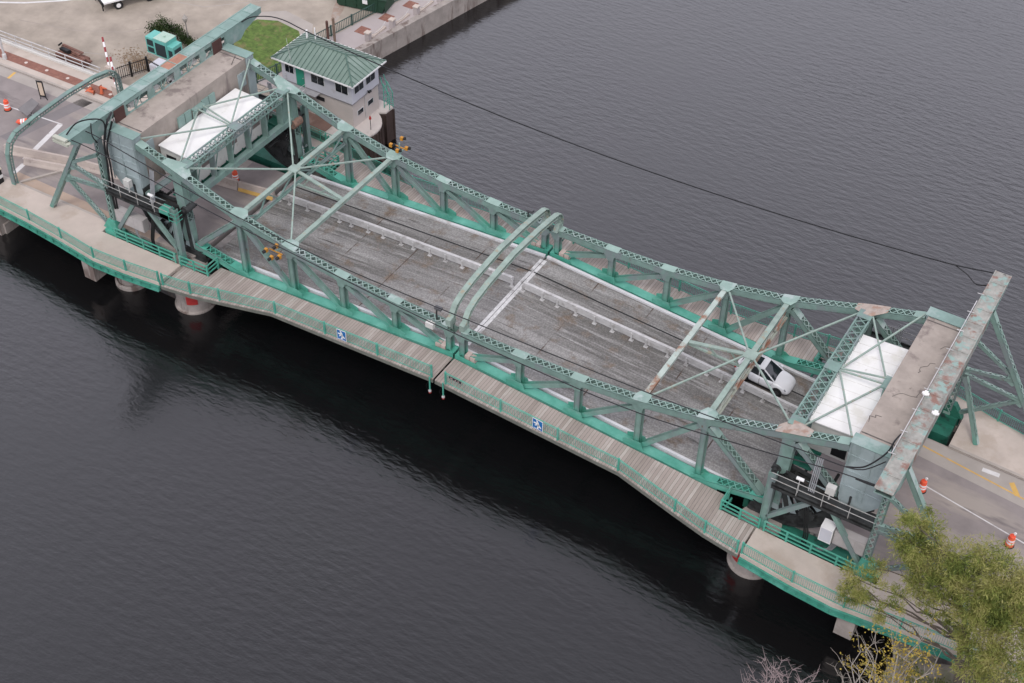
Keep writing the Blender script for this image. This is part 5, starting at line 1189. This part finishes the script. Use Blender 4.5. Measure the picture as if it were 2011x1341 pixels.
b.build('picket_panel', BLACK, r)
r = thing('white_box', (-46.6, 13.6, -4), 'low white equipment box behind the left gantry beam', 'box')
b = MB(); b.box(-48.0, -45.2, 13.0, 14.4, -4, -2.75); b.build('box', SIDING, r)
b = MB(); b.box(-46.2, -45.6, 13.4, 14.0, -2.75, -2.4); b.build('hood', WHITE, r)
def fence(name, pts, z, h, lb, m):
    r = thing(name, (*pts[0], z), lb, 'fence')
    for x, y in pts: b = MB(); b.box(x-.07, x+.07, y-.07, y+.07, z, z+h+.08); b.build('post', m, r)
    b = MB()
    for (x0, y0), (x1, y1) in zip(pts, pts[1:]):
        for zz in (.12, h-.06): b.beam((x0, y0, z+zz), (x1, y1, z+zz), .06, .07)
        n = int(math.hypot(x1-x0, y1-y0)/.22)
        for i in range(1, n): xx, yy = x0+(x1-x0)*i/n, y0+(y1-y0)*i/n; b.box(xx-.02, xx+.02, yy-.02, yy+.02, z+.1, z+h)
    b.build('picket_panel', m, r)
DKG = simple('dark_green_fence', (.035, .075, .065), .5)
fence('promenade_fence', [(qx(y)-4.3, y) for y in (25.2, 28, 30.8, 34, 37.5, 41.5, 46)], -3.98, 1.15, 'dark green picket fence between the parking lot and the promenade', DKG)
fence('lawn_fence', [(-38.6, 17.4), (-37.9, 19.6), (-37.6, 22.4), (-37.6, 25.2)], -3.98, 1.15, 'dark picket fence between the lawn and the operator house', DKG)
for x, y, hh, m, lb in ((-37.0, 26.6, 2.6, simple('rust_post', (.10, .05, .04), .8), 'dark rusty mooring post behind the operator house roof'), (-36.5, 27.0, 2.9, simple('brown_post', (.17, .12, .09), .8), 'lighter brown mooring post behind the operator house roof')):
    b = MB(); b.lathe([(.13, 0), (.13, hh), (.1, hh+.05)], (x, y, -3.98), 10); b.build('mooring_post', m, label=lb, cat='post', group='mooring posts')
r = thing('dumpster', (-38.3, 34.8, -4), 'dark green dumpster filled with red scrap beyond the promenade fence', 'dumpster', rz=.2)
b = MB(); b.prism([(-2.6, -1.2, .15), (2.3, -1.2, .15), (2.9, -1.2, 1.7), (-2.9, -1.2, 1.7)], (0, .06, 0)); b.prism([(-2.6, 1.14, .15), (2.3, 1.14, .15), (2.9, 1.14, 1.7), (-2.9, 1.14, 1.7)], (0, .06, 0))
b.beam((-2.75, -1.14, .95), (-2.75, 1.14, .95), .06, 1.5); b.beam((2.6, -1.14, .95), (2.6, 1.14, .95), .06, 1.5); b.box(-2.6, 2.3, -1.14, 1.14, .1, .2)
for xx in (-1.8, -.6, .6, 1.8): b.box(xx-.05, xx+.05, -1.28, -1.2, .2, 1.6)
b.box(-2.95, 2.95, -1.3, -1.2, 1.62, 1.74); b.build('bin', DUMP, r, local=True)
b = MB()
for i in range(26): x, y = U(-2.2, 2), U(-.9, .9); b.beam((x, y, U(1.0, 1.5)), (x+U(-.9, .9), y+U(-.6, .6), U(1.2, 1.9)), U(.1, .5), .08)
b.build('scrap_load', simple('red_scrap', (.24, .07, .05), .8, 0, .4, 2), r, local=True)
b = MB(); b.box(.2, .75, -1.31, -1.29, .9, 1.35); b.build('notice', WHITE, r, local=True)
r = thing('flatbed_truck', (-60.4, 20.2, -4), 'white flatbed truck tail at the top edge of the photo', 'truck', rz=math.radians(62))
b = MB(); b.box(-.6, 5.5, -1.25, 1.25, .95, 1.12); b.build('bed', WHITE, r, local=True)
b = MB(); b.box(-.75, -.6, -1.3, 1.3, .75, 1.1); b.box(-.5, 5.3, -.45, .45, .55, .94); b.box(-.8, -.7, -1.3, -1.1, .3, 1.3); b.box(-.8, -.7, 1.1, 1.3, .3, 1.3); b.build('chassis', BLACK, r, local=True)
for x in (.9, 4.2):
    for t in (-1, 1):
        b = MB(); b.tube([(x, t*.85, .45), (x, t*1.2, .45)], .45, 18); wh = b.build('wheel', simple('tyre', (.015, .015, .016), .75), r, local=True)
        b = MB(); b.tube([(x, t*1.2, .45), (x, t*1.215, .45)], .24, 14); b.build('rim', WHITE, wh, local=True)
b = MB(); b.box(5.6, 7.6, -1.15, 1.15, .6, 2.6); b.build('cab', WHITE, r, local=True)
# white marking of the parking lot, tyre stain
b = MB(); P_ = [(-76, 11.5), (-72, 13.9), (-68, 16.3), (-64.8, 18.9), (-62.5, 22)]
b.strip([(x, y, -3.992) for x, y in P_], [(x+.1, y-.28, -3.992) for x, y in P_]); b.build('lot_marking', LINEW, kind='structure')

for i, P_ in enumerate([[(-72, 20), (-66, 24), (-58, 30), (-52, 38)], [(-66, 13.5), (-60, 15), (-55.5, 17.5), (-52.4, 22)], [(-58, 24), (-52, 25.5), (-47.5, 30)], [(-70, 27), (-60, 31), (-50, 40)], [(-56.5, 12.5), (-54, 13.5), (-52.3, 13.2)]]):
    b = MB(); b.strip([(x, y, -3.994) for x, y in P_], [(x+.05, y-.09, -3.994) for x, y in P_]); b.build('lot_crack', simple('crack_line', (.30, .255, .225), .95) if i % 2 else GUT, kind='structure')
P_ = [(-41.9, 43, .5), (-42.2, 39, .55), (-41.6, 35.5, .5), (-40.2, 32.5, .6), (-39.2, 30.3, .35)]
b = MB(); b.strip([(x-w_, y, -3.993) for x, y, w_ in P_], [(x+w_, y, -3.993) for x, y, w_ in P_]); b.build('rusty_wash_stain', simple('wash_stain', (.30, .225, .18), .95, 0, .15, .8, LOT.node_tree and (.34, .295, .26), .45, .9), kind='structure')
# ------------------------------------------------------------------ vegetation
def leafmat(name, cols, rough=.75):
    m = bpy.data.materials.new(name); m.use_nodes = True; t = m.node_tree; N = t.nodes; L = t.links; b = N['Principled BSDF']; b.inputs['Roughness'].default_value = rough; b.inputs['Specular IOR Level'].default_value = .2
    g = N.new('ShaderNodeNewGeometry'); r = N.new('ShaderNodeValToRGB'); e = r.color_ramp.elements
    e[0].color = (*cols[0], 1); e[1].color = (*cols[-1], 1)
    for i, c in enumerate(cols[1:-1]): q = e.new((i+1)/(len(cols)-1)); q.color = (*c, 1)
    n = N.new('ShaderNodeTexNoise'); n.inputs['Scale'].default_value = .75; n.inputs['Detail'].default_value = 3; L.new(g.outputs['Position'], n.inputs['Vector'])
    a = N.new('ShaderNodeMath'); a.operation = 'MULTIPLY_ADD'; a.inputs[1].default_value = 2.0; a.inputs[2].default_value = -.75; L.new(n.outputs[0], a.inputs[0])
    a2 = N.new('ShaderNodeMath'); a2.operation = 'MULTIPLY_ADD'; a2.inputs[1].default_value = .5; L.new(g.outputs['Random Per Island'], a2.inputs[0]); L.new(a.outputs[0], a2.inputs[2])
    L.new(a2.outputs[0], r.inputs[0]); L.new(r.outputs[0], b.inputs['Base Color'])
    tr = N.new('ShaderNodeBsdfTranslucent'); L.new(r.outputs[0], tr.inputs['Color']); mxs = N.new('ShaderNodeMixShader'); mxs.inputs[0].default_value = .3
    L.new(b.outputs[0], mxs.inputs[1]); L.new(tr.outputs[0], mxs.inputs[2]); L.new(mxs.outputs[0], N['Material Output'].inputs['Surface']); return m
rg = np.random.default_rng(5)
def leaf_cloud(blobs, per, ln, wd, droop=.25, shell=.35):
    V = []; F = []
    for x, y, z, r in blobs:
        n = int(per*r**2.1)
        # sub clumps give light and dark masses
        k = max(5, int(11*r)); cc = rg.normal(size=(k, 3)); cc /= np.linalg.norm(cc, axis=1)[:, None]; cc *= (rg.random((k, 1))**.5)*r*.95; cc[:, 2] *= .8
        ci = rg.integers(0, k, n); rad = r*.66*np.abs(rg.normal(.75, .32, (n, 1))); d = rg.normal(size=(n, 3)); d /= np.linalg.norm(d, axis=1)[:, None]
        P = np.array([x, y, z])+cc[ci]+d*rad*np.array([1.15, 1.15, .75])
        out = P-np.array([x, y, z]); out /= np.linalg.norm(out, axis=1)[:, None]+1e-6
        D = out*.8+rg.normal(size=(n, 3))*.55; D[:, 2] -= droop; D /= np.linalg.norm(D, axis=1)[:, None]
        S = np.cross(D, rg.normal(size=(n, 3))); S /= np.linalg.norm(S, axis=1)[:, None]
        l = ln*(.6+.8*rg.random((n, 1))); w_ = wd*(.6+.8*rg.random((n, 1)))
        Q = np.stack([P-D*l*.5, P+S*w_*.5, P+D*l*.5, P-S*w_*.5], 1)
        base = len(V)*0
        V.append(Q.reshape(-1, 3))
    V = np.concatenate(V); F = np.arange(len(V)).reshape(-1, 4)
    return V, F
def mesh_np(name, V, F, m, parent):
    me = bpy.data.meshes.new(name); V = V-np.array(ORG[parent.name]); me.from_pydata(V.tolist(), [], F.tolist()); me.materials.append(m); me.update()
    o = bpy.data.objects.new(name, me); COL.objects.link(o); o.parent = parent; return o
def limb(b, a, c, r0, r1, n=5, wob=.12):
    a = Vector(a); c = Vector(c); L = (c-a).length; pts = []
    for i in range(n+1):
        t = i/n; q = a+(c-a)*t+Vector((U(-1, 1), U(-1, 1), U(-.5, .5)))*wob*L*.25*math.sin(math.pi*t); q.z += .1*L*math.sin(math.pi*t)*.5; pts.append(q)
    b.tube(pts, r0, 6, r1); return pts
BL = [(34.6, -12.0, 9.0, .85), (34.6, -12.0, 7.0, .85), (35.41, -11.5, 8.2, .9), (35.3, -12.0, 6.2, 1.0), (36.63, -12.5, 7.9, 1.1), (33.4, -12.0, 3.6, .6), (32.79, -12.0, 1.99, .85), (32.52, -11.8, -0.11, .65), (32.2, -11.8, 1.0, .6), (33.3, -12.0, .6, .6), (37.9, -13.0, 8.9, 1.1), (39.0, -13.0, 9.6, 1.0), (40.2, -13.0, 9.9, 1.1), (39.18, -13.5, 8.2, 1.3), (40.73, -13.5, 8.8, 1.3), (37.18, -13.0, 6.5, .9), (35.84, -12.5, 5.0, .7), (34.45, -12.5, 0.4, .5), (40.57, -14.0, 7.2, 1.4), (41.92, -14.0, 7.6, 1.4), (40.41, -14.5, 5.3, 1.1), (41.93, -14.5, 5.63, 1.2), (37.72, -13.0, 4.44, .6), (40.48, -15.0, 2.69, .9), (35.18, -12.3, 2.77, .5), (41.85, -13.5, 9.4, 1.3), (43.44, -14.5, 6.91, 1.6), (38.71, -13.5, 3.53, .55), (42.8, -15.2, 4.4, 1.3), (36.4, -12.8, 6.6, .8), (38.3, -13.2, 7.4, 1.0), (34.9, -12.2, 7.4, .6), (37.0, -13.0, 5.1, .6), (39.6, -14.0, 6.2, .9), (39.8, -14.6, 4.0, .6), (41.6, -15.0, 3.6, 1.0), (36.2, -12.6, 3.4, .5), (43.0, -14.0, 8.6, 1.3)]
tree = thing('leafy_tree', (40.5, -13.0, -4.4), 'large olive-green tree with drooping fine leaves at the right bank', 'tree')
b = MB(); trunk = []
for dx, dy, tx, ty, tz, r0 in ((0, 0, 38.1, -12.8, 7.6, .26), (.35, -.1, 38.9, -13.0, 8.6, .24), (.7, .2, 41.0, -13.4, 8.6, .22)):
    trunk.append(limb(b, (40.5+dx, -13+dy, -4.6), (tx, ty, tz), r0, .07, 9, .1))
for x, y, z, r in BL:
    best = min((q for tr in trunk for q in tr[3:]), key=lambda q: (q-Vector((x, y, z-1.2))).length)
    pts = limb(b, best, (x, y, z), .085, .02, 6, .25)
    for i in range(6):
        q = pts[random.randrange(3, len(pts))]; b.tube([q, q+Vector((U(-1, 1), U(-1, 1), U(-.4, .8)))*r*.8], .018, 4, .006)
b.build('trunk', BARK, tree)
BL2 = list(BL)
for x, y, z, r in BL:
    for i in range(4):
        d = Vector((U(-1, 1), U(-1, 1), U(-.8, .6))).normalized()*r*U(.8, 1.25); BL2.append((x+d.x, y+d.y, z+d.z, r*U(.35, .62)))
BL2 += [(35.9, -12.4, 4.3, .6), (35.5, -12.3, 6.0, .6), (36.6, -12.8, 5.9, .7), (36.9, -12.9, 4.2, .55), (37.9, -13.0, 5.8, .7), (34.8, -12.2, 1.5, .5), (35.6, -12.5, 2.0, .45), (34.2, -12.0, 2.6, .45), (37.4, -13.1, 3.0, .5), (38.9, -13.6, 5.2, .6), (36.2, -12.3, 7.0, .5), (37.4, -12.9, 7.6, .6), (38.6, -13.3, 6.6, .6), (36.9, -12.6, 5.8, .5), (39.9, -13.8, 8.2, .8), (41.2, -14.4, 6.4, .9), (40.2, -15.0, 4.2, .8)]
V, F = leaf_cloud(BL2, 900, .3, .04)
mesh_np('crown', V, F, leafmat('olive_leaves', [(.085, .115, .03), (.16, .205, .045), (.265, .28, .075), (.36, .345, .125), (.44, .39, .17)]), tree)
# yellow-leaved shrub in front of the walkway
sh = thing('yellow_shrub', (37.2, -15.0, -5.2), 'shrub with sparse yellow leaves and pale twigs below the right walkway', 'shrub')
YB = [(34.05, -14.0, -0.48), (34.81, -14.0, 0.63), (35.82, -14.0, 2.7), (37.22, -14.0, 1.34), (37.55, -13.5, 3.91), (38.68, -14.0, 1.8), (37.48, -14.5, -0.49), (34.88, -14.5, -2.03), (35.92, -14.0, -1.29), (33.71, -14.5, -2.86), (38.53, -14.5, 0.47), (35.48, -13.8, 1.69), (36.25, -14.0, 0.69), (35.63, -15.0, -2.33), (37.3, -14.2, 2.6), (36.6, -14.6, -1.9)]
b = MB(); tips = []
for x, y, z in YB:
    pts = limb(b, (37.2+U(-.8, .8), -15.2+U(-.3, .3), -5.4), (x, y, z), .06, .014, 7, .22)
    for i in range(9):
        q = pts[random.randrange(3, len(pts))]; e_ = q+Vector((U(-1, .7), U(-.6, .6), U(.1, 1.0)))*.8; b.tube([q, (q+e_)/2+Vector((U(-.1, .1), U(-.1, .1), .05)), e_], .013, 4, .005); tips.append(tuple(e_))
b.build('stems', PALEBARK, sh)
V, F = leaf_cloud([(x, y, z, .38) for x, y, z in random.sample(tips, 130)], 95, .14, .11, .1)
mesh_np('leaves', V, F, leafmat('yellow_leaves', [(.16, .15, .03), (.32, .25, .045), (.50, .37, .07), (.56, .42, .12), (.30, .30, .07)]), sh)
br = thing('bank_brush', (41, -14.5, -4.6), 'tangled olive undergrowth on the bank beneath the large tree', 'undergrowth')
BR_ = [(x, y, bz(x, y)+U(.3, .9), U(.6, 1.0)) for x, y in ((37.6, -12.2), (38.4, -12.8), (39.2, -12.3), (40.1, -12.6), (41, -12.1), (42, -12.5), (43, -12.1), (38.8, -13.8), (40.2, -14.0), (41.6, -14.0), (43, -14), (44.4, -13), (39.6, -15.2), (41.2, -15.6), (42.8, -15.6), (44.4, -15), (40.6, -16.8), (42.4, -17.2), (44, -17), (46, -15), (46, -12.6))]
b = MB()
for x, y, z, r in BR_:
    for i in range(5): limb(b, (x+U(-.2, .2), y+U(-.2, .2), bz(x, y)-.1), (x+U(-.8, .8), y+U(-.6, .6), z+U(0, r)), .03, .008, 4, .25)
b.build('stems', PALEBARK, br)
V, F = leaf_cloud(BR_, 620, .18, .07, .1); mesh_np('foliage', V, F, leafmat('brush_leaves', [(.05, .075, .025), (.11, .14, .04), (.22, .22, .08), (.30, .25, .11)]), br)
def bare(name, base, tips, lb, m=PALEBARK, twigs=10):
    r = thing(name, base, lb, 'shrub'); b = MB()
    for t_ in tips:
        pts = limb(b, Vector(base)+Vector((U(-.3, .3), U(-.3, .3), 0)), t_, .05, .012, 7, .3)
        for i in range(twigs):
            q = pts[random.randrange(2, len(pts))]; e_ = q+Vector((U(-.8, .8), U(-.5, .5), U(.2, 1.0)))*.75; b.tube([q, e_], .014, 4, .005)
            b.tube([(q+e_)/2, (q+e_)/2+Vector((U(-.5, .5), U(-.3, .3), U(.1, .5)))*.6], .009, 3, .004)
    b.build('stems', m, r)
bare('bare_shrub', (35.6, -15.8, -5.4), [(33.23, -15.0, -1.89), (34.04, -15.0, 0.75), (33.65, -15.0, -3.28), (33.87, -15.0, -1.27), (34.6, -15.0, 0.38), (33.28, -15.0, -3.12), (34.9, -14.6, 1.3)], 'leafless pale shrub leaning over the dark water below the walkway')
bare('bare_thicket', (31.6, -19.6, -5.9), [(29.32, -19.0, -1.81), (29.69, -19.0, -0.42), (30.34, -19.0, -0.33), (30.83, -19.0, 0.71), (31.57, -19.0, 0.39), (32.63, -19.0, 0.57), (33.01, -19.0, 1.19), (29.17, -19.0, -2.66), (31.2, -19.2, -.3), (30.2, -19.1, -.9), (32.2, -19.1, -.4), (33.6, -18.8, -.2), (28.9, -19.3, -2.6), (30.6, -19.4, .2), (32.9, -18.6, -1.0), (34.1, -18.6, -1.4), (29.9, -19.0, .1)], 'reddish bare twig tops at the bottom edge of the photo', simple('reddish_twig', (.32, .25, .25), .95, 0, .2, 3), 22)
# dark bush behind the generator
bs = thing('dark_bush', (-49.8, 18.9, -4), 'dense dark green bush behind the teal generator', 'bush')
BB = [(-52.6, 19.0, -3.2, .75), (-51.8, 19.1, -2.8, .85), (-51.0, 19.2, -2.9, .8), (-50.2, 19.3, -3.1, .7), (-49.4, 19.2, -3.2, .7), (-48.6, 18.9, -3.4, .6), (-47.8, 18.6, -3.5, .55), (-47.1, 18.4, -3.6, .5)]
b = MB()
for x, y, z, r in BB: limb(b, (x, y, -4.05), (x, y, z), .06, .02, 4)
b.build('stems', BARK, bs)
V, F = leaf_cloud(BB, 1300, .16, .09); mesh_np('foliage', V, F, leafmat('dark_leaves', [(.015, .03, .01), (.035, .06, .018), (.07, .095, .03)]), bs)
# dead leaf litter along the generator
b = MB()
for i in range(900):
    x, y = rg.normal(-50.6, 1.3), rg.normal(14.2, .8); s_ = U(.04, .1); a = U(0, 6.3)
    if y < 9.2: continue
    c_, d_ = math.cos(a)*s_, math.sin(a)*s_; b.add([(x-c_, y-d_, -3.985), (x+d_, y-c_, -3.98), (x+c_, y+d_, -3.985), (x-d_, y+c_, -3.975)], [(0, 1, 2, 3)])
b.build('leaf_litter', leafmat('litter', [(.18, .11, .07), (.28, .2, .13), (.34, .26, .18)]), kind='stuff', label='brown leaf litter blown against the generator pad', cat='leaf litter')
